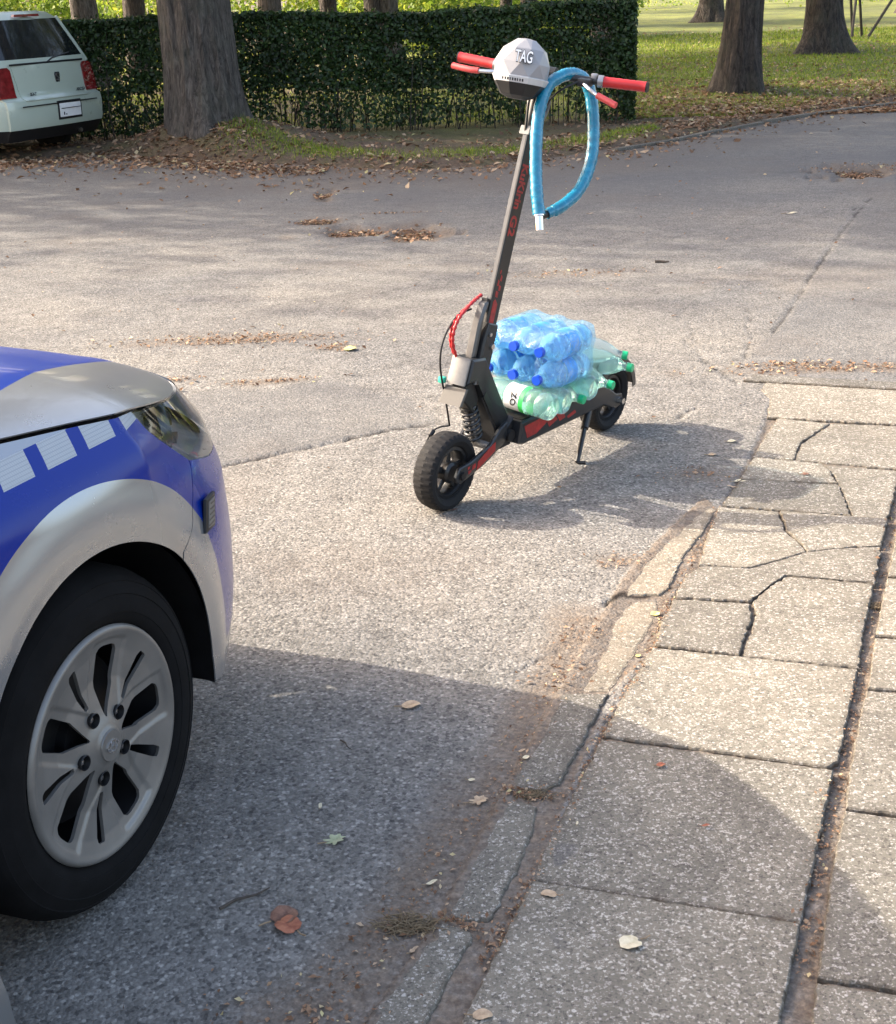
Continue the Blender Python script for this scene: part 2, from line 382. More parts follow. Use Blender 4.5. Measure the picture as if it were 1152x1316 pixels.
CRW = [.010, .007, .006, .004, .008, .0025, .004, .010, .004]; CRS = [.9, .6, .6, .8, .9, .5, .5, 1, .35]
PATCH = [jag(pl([(262, 603), (400, 574), (560, 545), (530, 510), (420, 492), (250, 505), (225, 540)]), .03, .1, 5),
         jag(pl([(1118, 255), (1022, 390), (950, 480), (1152, 500), (1400, 510), (1500, 250)]), .01, .2, 6)]
DIRTLINE = pl([(745, 800), (712, 880), (672, 950), (640, 1015), (585, 1075), (530, 1150), (465, 1240), (400, 1330)])
SAND = [((300, 437), .60, .13, 1), ((430, 447), .12, .07, .8), ((225, 488), .12, .05, .7), ((345, 491), .22, .05, .9), ((1090, 474), .60, .085, 1), ((1010, 470), .3, .06, .9), ((500, 275), .3, .05, .4), ((800, 722), .11, .07, .8),
        ((740, 870), .13, .07, .8), ((770, 815), .10, .08, .6), ((1120, 215), .45, .3, .7), ((740, 352), .45, .15, .35), ((528, 1192), .10, .06, .9), ((400, 1300), .2, .12, .9), ((690, 1020), .12, .03, .9), ((900, 610), .14, .1, .5)]

def height(X, Y):
    X = np.asarray(X, float); Y = np.asarray(Y, float)
    h = vnoise(X, Y, .5, 1) * .010 * sm(2, 9, Y) + vnoise(X, Y, 2.3, 2) * .003
    for c, a, b, d in POT:
        wob = 1 + .75 * vnoise(X, Y, 5, 9); r = np.hypot((X - c[0]) / (a * 1.05), (Y - c[1]) / (b * 1.25)) * wob
        h -= d * (1 - sm(.72, 1.0, r))
    for cr, w, s in zip(CRACKS, CRW, CRS): 
        d = seg_dist(X, Y, cr); h -= .012 * s * (1 - sm(w * .5, w * 1.4, d))
    pin = inside(X, Y, PAVE); rj = seg_dist(X, Y, RJ); h = np.where(pin, -.004 - .006 * (1 - sm(.02, .04, rj)) + vnoise(X, Y, 25, 4) * .005, h)
    kz = inside(X, Y, KERBZONE) & ~pin; h = np.where(kz, -.0025 + .0080 * (1 - sm(.0, .085, seg_dist(X, Y, KL) * (1 + .5 * vnoise(X, Y, 5, 8)))) + .0016 * vnoise(X, Y, 30, 7), h)
    # the verge side of the road sinks away below the lawn sheet
    return h

def build_ground():
    ws = np.concatenate([np.arange(2300, 700, -3.4), np.arange(700, 150, -2.4)])
    c2 = math.cos(PITCH) ** 2; D = CH * FPX / (c2 * ws) - CH * math.tan(PITCH)
    D = D[(D > -.6) & (D < 22)]; cols = np.arange(-560, 1720, 4.2)
    Zc = D * math.cos(PITCH) + CH * math.sin(PITCH)
    X = (cols[None, :] - CX) / FPX * Zc[:, None]; Y = np.repeat(D[:, None], len(cols), 1)
    H = height(X, Y); nr, nc = X.shape
    idx = np.arange(nr * nc).reshape(nr, nc); F = np.stack([idx[:-1, :-1], idx[:-1, 1:], idx[1:, 1:], idx[1:, :-1]], -1).reshape(-1, 4)
    me = mesh_of('road', np.stack([X, Y, H], -1).reshape(-1, 3), F, MAT['asphalt'], True)
    dirt = np.zeros_like(X); crack = np.zeros_like(X); tone = np.zeros_like(X)
    d = seg_dist(X, Y, DIRTLINE); wob = 1 + .5 * vnoise(X, Y, 6, 11)
    dirt = np.maximum(dirt, .95 * (1 - sm(.015, .13, d * wob)))
    for (p, a, b, s) in SAND:
        c = at(*p); r = np.hypot((X - c[0]) / a, (Y - c[1]) / b) * (1 + .55 * vnoise(X, Y, 9, 12) + .3 * vnoise(X, Y, 2.5, 13)); dirt = np.maximum(dirt, s * (1 - sm(.25, 1.15, r)))
    for c, a, b, dp in POT:
        r = np.hypot((X - c[0]) / (a * 1.15), (Y - c[1]) / (b * 1.5)) * (1 + .8 * vnoise(X, Y, 5, 9)); dirt = np.maximum(dirt, .95 * (1 - sm(.65, 1.15, r)))
    e = seg_dist(X, Y, EDGE); dirt = np.maximum(dirt, (.75 * (1 - sm(.05, 2.2, e * (1 + .6 * vnoise(X, Y, 1.6, 15))))) * sm(-6, 1, -X + 1) + .55 * (1 - sm(.0, .5, e)))
    for cr, w, s in zip(CRACKS, CRW, CRS):
        dd = seg_dist(X, Y, cr) * (1 + .5 * vnoise(X, Y, 14, 17)); crack = np.maximum(crack, s * (1 - sm(w * .6, w * 1.3, dd)) * sm(-.5, .1, vnoise(X, Y, 7, 18)))
    for c, a, b, dp in POT:
        r = np.hypot((X - c[0]) / (a * .95), (Y - c[1]) / (b * 1.15)) * (1 + .8 * vnoise(X, Y, 5, 9)); crack = np.maximum(crack, (.85 if dp > .04 else .5) * (1 - sm(.45, .9, r)) * sm(-.5, .2, vnoise(X, Y, 16, 23)))
    for i, p in enumerate(PATCH): tone = np.maximum(tone, inside(X, Y, p) * (.55 if i == 0 else .45))
    tone = np.maximum(tone, (.35 + .5 * sm(-.2, .4, vnoise(X, Y, .6, 19))) * sm(7.5, 12, Y))  # far asphalt darkened in its colour to stand in for more tree shade
    pin = inside(X, Y, PAVE); dirt = np.where(pin, 1.0, dirt); crack = np.where(pin, 0, crack); kz = inside(X, Y, KERBZONE); dirt = np.where(kz, 1, dirt)
    # small blotches of fine dust everywhere
    dirt = np.maximum(dirt, .22 * sm(.25, .6, vnoise(X, Y, 1.7, 20)))
    at_ = me.color_attributes.new('mask', 'FLOAT_COLOR', 'POINT')
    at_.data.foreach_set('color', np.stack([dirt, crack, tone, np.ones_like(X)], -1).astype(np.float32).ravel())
    o = link('road', me); o['kind'] = 'structure'
    # wide coarse ground below, out to the horizon
    V = [(-400, -200, -.09), (400, -200, -.09), (400, 500, -.09), (-400, 500, -.09)]
    g = link('ground', mesh_of('ground', V, [(0, 1, 2, 3)], MAT['soil'])); g['kind'] = 'structure'

EDGE = [(-14, 15.0), (-8, 15.0)] + pl([(0, 208), (60, 204), (130, 196), (200, 203), (300, 209), (420, 216), (520, 221), (620, 216), (700, 206), (800, 192), (860, 182), (960, 160), (1060, 144), (1152, 131)]) + [(9, 19.6), (16, 22.5)]
EDGE = sorted(EDGE)
EX = np.array([p[0] for p in EDGE]); EY = np.array([p[1] for p in EDGE])
T1 = at(263, 154, .32)
def lawn_h(X, Y):
    X = np.asarray(X, float); Y = np.asarray(Y, float)
    t = Y - np.interp(X, EX, EY)
    h = -.03 + .075 * sm(-.1, .35, t) + .03 * vnoise(X, Y, .8, 30) * sm(0, 1, t) + .010 * vnoise(X, Y, 5, 31) * sm(0, .3, t)
    h = h + .31 * np.exp(-(((X - T1[0] - .1) / 1.05) ** 2 + ((Y - T1[1] + .1) / .75) ** 2)) * sm(0, .6, t)
    for (tx, ty, hh, rr) in ((4.25, 20., .12, .8), (8.5, 32., .2, 1.4)): h = h + hh * np.exp(-((X - tx) ** 2 + (Y - ty) ** 2) / rr ** 2)
    return h

build_ground()

def build_lawn():
    xs = np.concatenate([np.arange(-14, -6, .25), np.arange(-6, 9, .06), np.arange(9, 40, .5)])
    ts = np.concatenate([np.arange(-.15, 3, .05), np.arange(3, 12, .15), np.arange(12, 140, 1.5)])
    X, T = np.meshgrid(xs, ts, indexing='ij'); X = X + 0; fan = 1 + T / 25.0 * sm(2, 10, T); X = X * fan; Y = np.interp(np.clip(X / fan, -14, 16), EX, EY) + T
    Y = np.where(T > 0, np.interp(np.clip(X, -14, 16), EX, EY) * 0 + np.interp(np.clip(X / fan, -14, 16), EX, EY) + T, Y)
    H = lawn_h(X, Y) + 0.0
    nr, nc = X.shape; idx = np.arange(nr * nc).reshape(nr, nc); F = np.stack([idx[:-1, :-1], idx[1:, :-1], idx[1:, 1:], idx[:-1, 1:]], -1).reshape(-1, 4)
    me = mesh_of('lawn', np.stack([X, Y, H], -1).reshape(-1, 3), F, MAT['lawn'], True)
    t = Y - np.interp(X, EX, EY)
    br = .95 - .75 * sm(1.0, 5.0, t + 1.5 * vnoise(X, Y, .5, 40)) ; br = np.where(X < 2.2, np.maximum(br, .85 - .55 * sm(.3, .9, t) * sm(-1.6, -.4, X)), br)
    br = np.maximum(br, .8 * np.exp(-((X - T1[0]) ** 2 + (Y - T1[1]) ** 2) / 1.2))
    a = me.color_attributes.new('mask', 'FLOAT_COLOR', 'POINT'); a.data.foreach_set('color', np.stack([br, br * 0, br * 0, br * 0 + 1], -1).astype(np.float32).ravel())
    o = link('lawn', me); o['kind'] = 'structure'
build_lawn()

# ------------------------------------------------------------------ pavement slabs and kerb stones
def jag_poly(P, amp, step, seed, chip=0.0):
    r = np.random.default_rng(seed); out = []; n = len(P)
    for i in range(n):
        a = np.array(P[i]); b = np.array(P[(i + 1) % n]); L = np.linalg.norm(b - a); m = max(1, int(L / step)); nn = np.array([-(b - a)[1], (b - a)[0]]) / (L + 1e-9)
        ph = r.uniform(0, 6, 3)
        for k in range(m):
            s_ = k / m; w = amp * (r.normal() * .55 + .6 * math.sin(ph[0] + s_ * L * 55) + .5 * math.sin(ph[1] + s_ * L * 130)) if k else amp * r.normal() * .5
            out.append(tuple(a + (b - a) * s_ + nn * w))
    return out
def shrink(P, d):
    n = len(P); q = []; A = sum(P[i][0] * P[(i + 1) % n][1] - P[(i + 1) % n][0] * P[i][1] for i in range(n)); sg = 1 if A > 0 else -1
    for i in range(n):
        p = np.array(P[i]); e0 = p - np.array(P[i - 1]); e1 = np.array(P[(i + 1) % n]) - p; e0 /= np.linalg.norm(e0) + 1e-9; e1 /= np.linalg.norm(e1) + 1e-9
        nn = np.array([-(e0[1] + e1[1]), e0[0] + e1[0]]) * sg; nn /= np.linalg.norm(nn) + 1e-9; q.append(tuple(p + nn * d))
    return q
def slab(name, P, parent, mat, top, seed, amp=.0016, gap=.002, thick=.05, tilt=(0, 0)):
    """an uneven flat stone with chipped edges; two inner rings carry the edge-dirt mask"""
    P = shrink(P, gap); J = jag_poly(P, amp, .008, seed); n = len(J); c = np.mean(np.array(J), 0)
    rings = [(J, top - thick, 1.0), (J, top - .004, 1.0), (shrink(J, .003), top, .45), (shrink(J, .012), top + .0005, .10)]
    S = shrink(P, .035); 
    V = []; E_ = []
    for R_, z, e in rings:
        for p in R_: V.append((p[0], p[1], z + tilt[0] * (p[0] - c[0]) + tilt[1] * (p[1] - c[1]))); E_.append(e)
    F = [(l * n + i, l * n + (i + 1) % n, (l + 1) * n + (i + 1) % n, (l + 1) * n + i) for l in range(3) for i in range(n)]
    V.append((c[0], c[1], top + .001)); E_.append(0); ci = len(V) - 1
    # inner fill with a shrunken ring
    base = len(V); IN = [tuple(c + (np.array(p) - c) * .86) for p in J]
    for p in IN: V.append((p[0], p[1], top + .0008 + tilt[0] * (p[0] - c[0]) + tilt[1] * (p[1] - c[1]))); E_.append(0)
    F += [(3 * n + i, 3 * n + (i + 1) % n, base + (i + 1) % n, base + i) for i in range(n)]
    F += [(base + i, base + (i + 1) % n, ci) for i in range(n)]
    me = mesh_of(name, V, F, mat, False)
    bm = bmesh.new(); bm.from_mesh(me); bmesh.ops.recalc_face_normals(bm, faces=bm.faces[:]); bm.to_mesh(me); bm.free()
    a = me.color_attributes.new('edge', 'FLOAT_COLOR', 'POINT'); a.data.foreach_set('color', np.array([(e, e, e, 1) for e in E_], np.float32).ravel())
    return link(name, me, parent)

pave = thing('pavement', None, None); pave['kind'] = 'structure'
A = lambda *p: [tuple(at(*q)[:2]) for q in p]
tl, tr = at(683, 1134), at(1030, 1190); dn = at(683, 1134) - at(773, 952); dn2 = at(1030, 1190) - at(1073, 993)
SL = []
SL.append([tuple(tl[:2]), tuple(tr[:2]), tuple((tr + dn2 * 1.06)[:2]), tuple((tl + dn * 1.06)[:2])])
SL.append([tuple((tl + dn * 1.07)[:2]), tuple((tr + dn2 * 1.07)[:2]), tuple((tr + dn2 * 2.1)[:2]), tuple((tl + dn * 2.1)[:2])])
SL.append(A((683, 1131), (1030, 1187), (1045, 1120), (1062, 1040), (1072, 992), (772, 951), (700, 1090)))
SL.append(A((774, 948), (1064, 987), (1078, 980), (1090, 925), (1103, 861), (975, 847), (838, 834), (800, 895)))
SL.append(A((842, 831), (949, 844), (955, 825), (964, 805), (966, 790), (962, 778), (867, 772), (850, 800)))
SL.append(A((954, 845), (1103, 859), (1110, 810), (1123, 754), (1060, 748), (1012, 744), (990, 756), (968, 776), (972, 790), (966, 812)))
SL.append(A((867, 770), (962, 775), (987, 755), (1010, 742), (1124, 752), (1132, 706), (1090, 707), (1038, 712), (1000, 724), (960, 734), (900, 730), (880, 745)))
SL.append(A((899, 728), (960, 732), (1000, 722), (1036, 710), (1025, 698), (1010, 685), (1000, 659), (925, 653), (910, 690)))
SL.append(A((1038, 711), (1090, 705), (1132, 703), (1141, 669), (1003, 659), (1013, 685), (1028, 698)))
SL.append(A((928, 651), (1093, 664), (1086, 645), (1077, 625), (968, 618), (950, 620)))
SL.append(A((952, 618), (1076, 623), (1066, 606), (1056, 598), (970, 590), (962, 600)))
SL.append(A((1096, 665), (1141, 668), (1150, 632), (1156, 606), (1059, 599), (1069, 607), (1080, 625), (1089, 645)))
SL.append(A((968, 588), (1020, 592), (1028, 570), (1062, 548), (1066, 545), (1000, 538), (985, 560)))
SL.append(A((1022, 592), (1157, 604), (1168, 549), (1068, 545), (1064, 549), (1031, 571)))
SL.append(A((987, 538), (1168, 548), (1176, 505), (985, 493), (978, 502), (990, 515)))
# right-hand column
SL.append(A((1050, 1260), (1068, 1120), (1085, 1044), (1152, 1053), (1330, 1078), (1330, 1290), (1200, 1282)))
SL.append(A((1046, 1290), (1049, 1264), (1200, 1286), (1330, 1294), (1330, 1560), (1000, 1520)))
SL.append(A((1087, 1041), (1090, 1000), (1108, 905), (1113, 889), (1320, 908), (1326, 1074), (1152, 1050)))
SL.append(A((1115, 886), (1124, 822), (1300, 836), (1316, 904)))
SL.append(A((1125, 819), (1134, 770), (1140, 745), (1290, 756), (1300, 833)))
SL.append(A((1141, 742), (1150, 694), (1153, 676), (1280, 686), (1290, 753)))
SL.append(A((1154, 673), (1165, 612), (1270, 619), (1280, 683)))
SL.append(A((1166, 609), (1178, 552), (1262, 557), (1270, 616)))
# further rows of slabs beyond the right picture edge
c_a, c_b = at(1330, 1076)[:2], at(1300, 834)[:2]; dv = (c_b - c_a) / np.linalg.norm(c_b - c_a); rv = np.array([dv[1], -dv[0]]); NFAR = len(SL)
for ci_ in range(3):
    for ri_ in range(11):
        o_ = c_a + rv * (.012 + ci_ * .51) + dv * (-1.3 + ri_ * .51 + .2 * (ci_ % 2)); SL.append([tuple(o_), tuple(o_ + rv * .5), tuple(o_ + rv * .5 + dv * .5), tuple(o_ + dv * .5)])
for i, P in enumerate(SL):
    r = np.random.default_rng(100 + i)
    slab('paving_slab', P, pave, MAT['slab'], .004 + r.uniform(-.002, .003), 200 + i, (.0015 if i in (0, 1, 2, 3) or i > 14 else .0026), (-.0013 if 3 < i < 15 else .0012), .05, (r.normal() * .004, r.normal() * .004))
# thin concrete edging at the far end of the pavement
slab('edging_strip', A((955, 492), (1300, 512), (1300, 503), (968, 484)), pave, MAT['kerb'], .012, 300, .001)
# flat kerb stones
KS = [(A((551, 1315), (588, 1245), (609, 1208), (608, 1200), (568, 1184), (545, 1215), (522, 1250), (469, 1312), (420, 1385), (508, 1400)), 'kerb', .0045),
      (A((640, 1170), (671, 1110), (684, 1075), (693, 1038), (660, 1028), (646, 1035), (615, 1090), (572, 1176), (600, 1187), (629, 1186)), 'kerb', .0035),
      (A((700, 1019), (722, 1007), (744, 968), (775, 909), (784, 893), (722, 893), (705, 930), (680, 975), (656, 1006), (660, 1014)), 'kerb', .005),
      (A((786, 889), (812, 850), (838, 806), (848, 790), (846, 771), (815, 772), (792, 782), (776, 800), (752, 846), (738, 872), (724, 889)), 'kerb_sandy', -.0015),
      (A((848, 766), (862, 756), (880, 716), (905, 685), (922, 656), (905, 650), (870, 678), (836, 715), (805, 752), (790, 775), (815, 765)), 'kerb_sandy', .0015)]
kb = thing('kerb', None, None); kb['kind'] = 'structure'
for i, (P, m, z) in enumerate(KS): slab('kerb_stone', P, kb, MAT[m], z, 400 + i, .0022, .003, .09)
# kerb stones along the lawn, right of the hedge
vk = thing('lawn_kerb', None, None); vk['kind'] = 'structure'
lk = pl([(790, 195), (860, 184), (960, 162), (1060, 146), (1152, 133)]) + [(8.6, 19.3), (11, 20.2)]
lk = np.array(lk); Ls = np.r_[0, np.cumsum(np.linalg.norm(np.diff(lk, axis=0), axis=1))]
for k in range(int(Ls[-1])):
    a = np.array([np.interp(k + .01, Ls, lk[:, 0]), np.interp(k + .01, Ls, lk[:, 1])]); b = np.array([np.interp(k + .99, Ls, lk[:, 0]), np.interp(k + .99, Ls, lk[:, 1])])
    t = (b - a) / np.linalg.norm(b - a); nn = np.array([-t[1], t[0]]) * .06
    MB().box(((a[0] + b[0]) / 2, (a[1] + b[1]) / 2, -.008 + .006 * math.sin(k * 2.3)), (np.linalg.norm(b - a), .07, .08), Matrix.Rotation(math.atan2(t[1], t[0]), 3, 'Z'), .008).build('kerb_stone', MAT['kerb'], vk, False)
for o in COL.objects:
    if o.name.startswith('kerb_stone') and o.parent == vk:
        a = o.data.color_attributes.new('edge', 'FLOAT_COLOR', 'POINT'); a.data.foreach_set('color', np.tile(np.array([.6, .6, .6, 1], np.float32), len(o.data.vertices)))
# ------------------------------------------------------------------ vegetation
def leaf_cloud(name, P, N, size, mat, tint, parent=None, aspect=.6, fold=True):
    """P centres (n,3), N normals (n,3) -> a small two-triangle folded leaf each, one mesh"""
    n = len(P); N = N / (np.linalg.norm(N, axis=1, keepdims=True) + 1e-9)
    r = RNG.normal(size=(n, 3)); T = np.cross(N, r); T /= np.linalg.norm(T, axis=1, keepdims=True) + 1e-9; B = np.cross(N, T)
    s = size * RNG.uniform(.65, 1.35, (n, 1)); 
    a = P - T * s * .5; b = P + T * s * .5; c = P + B * s * aspect * .5 + N * s * .12; d = P - B * s * aspect * .5 + N * s * .12
    V = np.stack([a, c, b, d], 1).reshape(-1, 3); i = np.arange(n) * 4
    F = np.stack([np.stack([i, i + 2, i + 1], 1), np.stack([i, i + 3, i + 2], 1)], 1).reshape(-1, 3)
    me = mesh_of(name, V, F, mat)
    at_ = me.attributes.new('tint', 'FLOAT', 'POINT'); at_.data.foreach_set('value', np.repeat(np.clip(tint, 0, 1), 4).astype(np.float32))
    return me

def trunk_mb(h, r0, lean=(0, 0), flare=.9, seed=0, n=40, roots=6, rtop=.7, mb=None):
    r = np.random.default_rng(seed); mb = mb or MB(); zs = np.concatenate([np.linspace(-.25, 1.2, 22), np.linspace(1.35, h, max(5, int(h / .35)))])
    V = []; ph = r.uniform(0, 6.3, 4)
    for z in zs:
        t = max(0, z) / h; rad = r0 * (1 - (1 - rtop) * t); fl = flare * math.exp(-max(z, -.1) / (.30 + r0 * .2))
        cx = lean[0] * z + .03 * math.sin(z * 1.1 + ph[0]); cy = lean[1] * z + .03 * math.sin(z * .9 + ph[1])
        for k in range(n):
            a = 2 * math.pi * k / n
            rr = rad * (1 + fl * (.35 + .65 * max(0, math.cos(a * roots / 2 + ph[2] + .6 * math.sin(a))) ** 1.5))
            p = Vector((math.cos(a) * 3, math.sin(a) * 3, z * .7 + seed)); rr += r0 * .10 * noise.noise(p * 1.1) + r0 * .05 * noise.noise(Vector((a * 7, 0, z * 1.2 + seed))) + r0 * .035 * math.sin(k * math.pi) * (1 if k % 2 else -1)
            rr += r0 * .03 * (1 if k % 2 else -1) * (.5 + .5 * noise.noise(Vector((k * .9, z * 2.2, seed))))
            V.append((cx + rr * math.cos(a), cy + rr * math.sin(a), z))
    F = [(i * n + k, i * n + (k + 1) % n, (i + 1) * n + (k + 1) % n, (i + 1) * n + k) for i in range(len(zs) - 1) for k in range(n)]
    F.append(tuple((len(zs) - 1) * n + k for k in range(n))); mb.add(V, F)
    return mb, Vector((lean[0] * h, lean[1] * h, h))

def crown_parts(seed, spread, z0, z1, nleaf, size, base=Vector((0, 0, 3)), limbs=6):
    """limbs as tapered tubes plus leaves gathered in clumps round their ends"""
    r = np.random.default_rng(seed); mb = MB(); C = []
    for i in range(limbs):
        a = 2 * math.pi * (i + r.uniform(-.3, .3)) / limbs; e = Vector((math.cos(a) * spread * r.uniform(.45, .85), math.sin(a) * spread * r.uniform(.45, .85), r.uniform(z0 + .2 * (z1 - z0), z1 * .97)))
        p = [base + (e - base) * t + Vector((r.normal() * .15, r.normal() * .15, -.6 * math.sin(t * 3.1) * (1 - t))) for t in np.linspace(0, 1, 7)]
        mb.tube(p, list(np.linspace(.16, .03, 7)), 7); C += p[3:]
        for j in range(5):
            q = p[2 + j % 5]; e2 = q + Vector((r.normal() * spread * .28, r.normal() * spread * .28, abs(r.normal()) * .8 - .4)); e2.z = max(e2.z, z0)
            pp = [q + (e2 - q) * t for t in np.linspace(0, 1, 4)]; mb.tube(pp, [.05, .035, .025, .012], 5); C += pp[1:]
    C = np.array([tuple(c) for c in C]); w = r.uniform(.2, 1, len(C)); w /= w.sum(); k = r.choice(len(C), nleaf, p=w)
    P = C[k] + r.normal(size=(nleaf, 3)) * np.array([.62, .62, .42]) * spread / 4.5
    N = r.normal(size=(nleaf, 3)) + np.array([0, 0, 1.2]); tint = r.beta(2, 3, nleaf) + .15 * np.sin(k)
    return mb, leaf_cloud('leaves', P, N, size, MAT['tree_leaf'], tint)

CROWNS = []
for s_ in (1, 2, 3):
    mb, lm = crown_parts(s_, 4.6, 3.6, 9.5, 10500, .16, limbs=9); CROWNS.append((mb.mesh('limbs', MAT['bark_dark']), lm))

def tree(loc, h, r0, label, lean=(0, 0), seed=0, crown=0, crot=0, mat='bark', flare=.8, group='park trees', scale=1.0, name='park_tree', n=40, zs=1.0):
    t = thing(name, label, 'tree', tuple(loc), 0, group)
    mb, top = trunk_mb(h, r0, lean, flare, seed, n); mb.build('trunk', MAT[mat], t, True, 60)
    if crown is not None:
        lm, fo = CROWNS[crown]
        for nm, me in (('limbs', lm), ('foliage', fo)):
            o = link(nm, me, t); o.location = (top.x, top.y, (h - 3) ); o.rotation_euler = (0, 0, crot); o.scale = (scale, scale, scale * zs)
            if nm == 'foliage': o['kind'] = 'stuff'
    return t

tree((T1[0], T1[1], lawn_h(T1[0], T1[1]) - .02), 4.2, .39, 'thick old tree with a leaf-covered root mound in front of the hedge', (-.035, 0), 3, 0, .4, 'bark', .36, scale=1.08, n=72, zs=1.4)
p = at(955, 124, .05); tree((p[0], p[1] + .25, .04), 4.0, .27, 'dark trunk on the leafy lawn edge right of the hedge, nearest on the lawn', (.02, 0), 5, 1, 2.0, 'bark_dark', .75, n=48)
p = at(1057, 62, .15); tree((p[0], p[1], .10), 4.6, .36, 'broad flared trunk further back at the right on the lawn', (-.01, 0), 8, 2, 1.0, 'bark_dark', 1.0, scale=1.3)
p = at(915, 30, 0); tree((p[0], p[1], 0), 5.0, .42, 'tree with spreading roots far back on the lawn left of the dark trunk', (-.02, 0), 9, 0, 3.0, 'bark_dark', 1.2, scale=1.3)
p = at(1150, 18, 0); tree((p[0] + .6, p[1], 0), 5.0, .45, 'flared trunk cut by the right picture edge behind the stakes', (.05, 0), 12, 1, 4.0, 'bark_dark', 1.5, scale=1.3)
BG = [(138, 27, .26, 'slim trunk above the hedge between white car and thick tree'), (201, 30, .24, 'dark trunk just left of the thick old tree behind the hedge'), (303, 31, .15, 'thin dark stem just right of the thick old tree'),
      (375, 29, .25, 'trunk behind the hedge with pale birch bark beside it'), (446, 33, .20, 'slender trunk behind the middle of the hedge'), (504, 30, .22, 'left one of two close trunks behind the hedge'), (526, 30, .22, 'right one of two close trunks behind the hedge'),
      (674, 34, .15, 'thin trunk left of the silver lamp cover behind the hedge'), (703, 32, .20, 'trunk directly behind the top of the scooter'), (797, 24, .26, 'dark trunk behind the right end of the hedge')]
for i, (px, Y, r0, lab) in enumerate(BG):
    Z = Y * math.cos(PITCH) + 1.0 * math.sin(PITCH); x = (px - CX) / FPX * Z
    tree((x, Y, 0), 4.4, r0, lab, (random.uniform(-.03, .03), 0), 20 + i, (i % 3) if i % 2 == 0 else None, i * 1.3, 'bark_dark' if i % 3 else 'bark', .5, n=24)
for i, (x, y) in enumerate(((1, 55), (-7, 64), (4, 78), (-3, 44), (-12, 50))):
    tree((x, y, 0), 4.6, .3, ('far park tree directly beyond the scooter, deep behind the hedge', 'far park tree beyond the left half of the hedge', 'most distant park tree, beyond the right end of the hedge', 'park tree in the middle distance behind the handlebar', 'far park tree beyond the thick old tree')[i], (0, 0), 60 + i, i % 3, i * 1.7, 'bark_dark', .5, scale=1.2, n=24)
# street trees left of the frame whose crowns dapple the road
for i, (x, y, r0, c, sc) in enumerate(((-9.2, 16.2, .34, 1, .95), (-14.5, 17.6, .36, 2, 1.05), (-20.5, 18.5, .35, 0, 1.1), (-12.5, 21.5, .35, 0, 1.1), (-6.5, 21.0, .30, 2, 1.0), (-26, 22, .3, 1, 1.2), (-18, 26, .3, 2, 1.2))):
    tree((x, y, 0), 4.0, r0, ('nearest roadside tree outside the left picture edge, behind the pale hatchback', 'second roadside tree outside the left picture edge', 'farthest tree left of the picture edge along the road', 'tree on the lawn left of the picture, behind the hedge line', 'small lawn tree left of the picture edge just behind the hedge', 'leftmost slim tree outside the picture', 'rearmost tree outside the left picture edge')[i], (0, 0), 40 + i, c, i * 2.1, 'bark', .6, 'trees beyond the left picture edge', sc, n=24, zs=(1.55, 1.45, 1.0, 1.3, 1.5, 1.0, 1.3)[i])

def hedge():
    t = thing('hedge', 'long clipped dark green hedge behind the road, thin and twiggy near the ground', 'hedge', (0, 0, 0))
    x0, x1, yc, hw, H = -5.6, 2.27, 16.75, .42, 1.30
    n = 82000; r = RNG
    X = r.uniform(x0, x1, n); v = r.uniform(0, 1, n); side = r.uniform(0, 1, n)
    Y = np.empty(n); Z = np.empty(n)
    zden = np.where(r.uniform(0, 1, n) < .55, r.uniform(.35, 1, n), r.uniform(.04, 1, n)); Z = zden * H
    front = side < .56; Y[front] = yc - hw + np.abs(r.normal(0, .07, front.sum())); bk = (side >= .56) & (side < .72); Y[bk] = yc + hw - np.abs(r.normal(0, .09, bk.sum()))
    tp = (side >= .72) & (side < .93); Y[tp] = r.uniform(yc - hw, yc + hw, tp.sum()); Z[tp] = H - np.abs(r.normal(0, .045, tp.sum()))
    en = side >= .93; X[en] = x1 - np.abs(r.normal(0, .06, en.sum())); Y[en] = r.uniform(yc - hw, yc + hw, en.sum())
    bul = .09 * vnoise(X, Z, 1.2, 50); Y += np.where(front, bul - .08 * (Z / H - .8), 0); Z += np.where(Z > .8 * H, .085 * vnoise(X, Y * 0, 1.1, 51), 0) + .05 * (r.uniform(0, 1, n) > .985) * tp
    gaps = vnoise(X, Z * 1.3, 2.6, 52) + .34 * (1 - Z / H) - .20; keep = ~((gaps > .30 + .1 * r.normal(size=n)) & (r.uniform(0, 1, n) < .85) & ~tp); X, Y, Z = X[keep], Y[keep], Z[keep]; front = front[keep]; tp = tp[keep]
    N = r.normal(size=(len(X), 3)) * .8 + np.stack([X * 0, np.where(front, -1.0, .3), np.where(tp, 1.2, .5)], 1)
    tint = np.clip(r.beta(2, 3.2, len(X)) * .9 + .15 * vnoise(X, Z, 2, 53) - .1 + .3 * (r.uniform(0, 1, len(X)) > .96), 0, 1)
    o = link('foliage', leaf_cloud('hedge_foliage', np.stack([X, Y, Z + lawn_h(X, Y)], 1), N, .052, MAT['hedge_leaf'], tint), t); o['kind'] = 'stuff'
    mb = MB()
    for k in range(330):
        x = random.uniform(x0, x1); y = yc + random.uniform(-.36, .36); z = float(lawn_h(x, y)) - .03; p = Vector((x, y, z)); pts = [p]; rr = random.uniform(.004, .010); d = Vector((random.gauss(0, .16), random.gauss(0, .12), 1))
        for j in range(4):
            p = p + d * .3; p.x = min(max(p.x, x0 + .05), x1 - .08); p.y = min(max(p.y, yc - .40), yc + .40); pts.append(p.copy()); d = d + Vector((random.gauss(0, .14), random.gauss(0, .12), 0))
        mb.tube(pts, [rr, rr * .9, rr * .7, rr * .5, rr * .3], 4, False)
    o = mb.build('stems', MAT['bark_dark'], t, False); o['kind'] = 'stuff'
hedge()

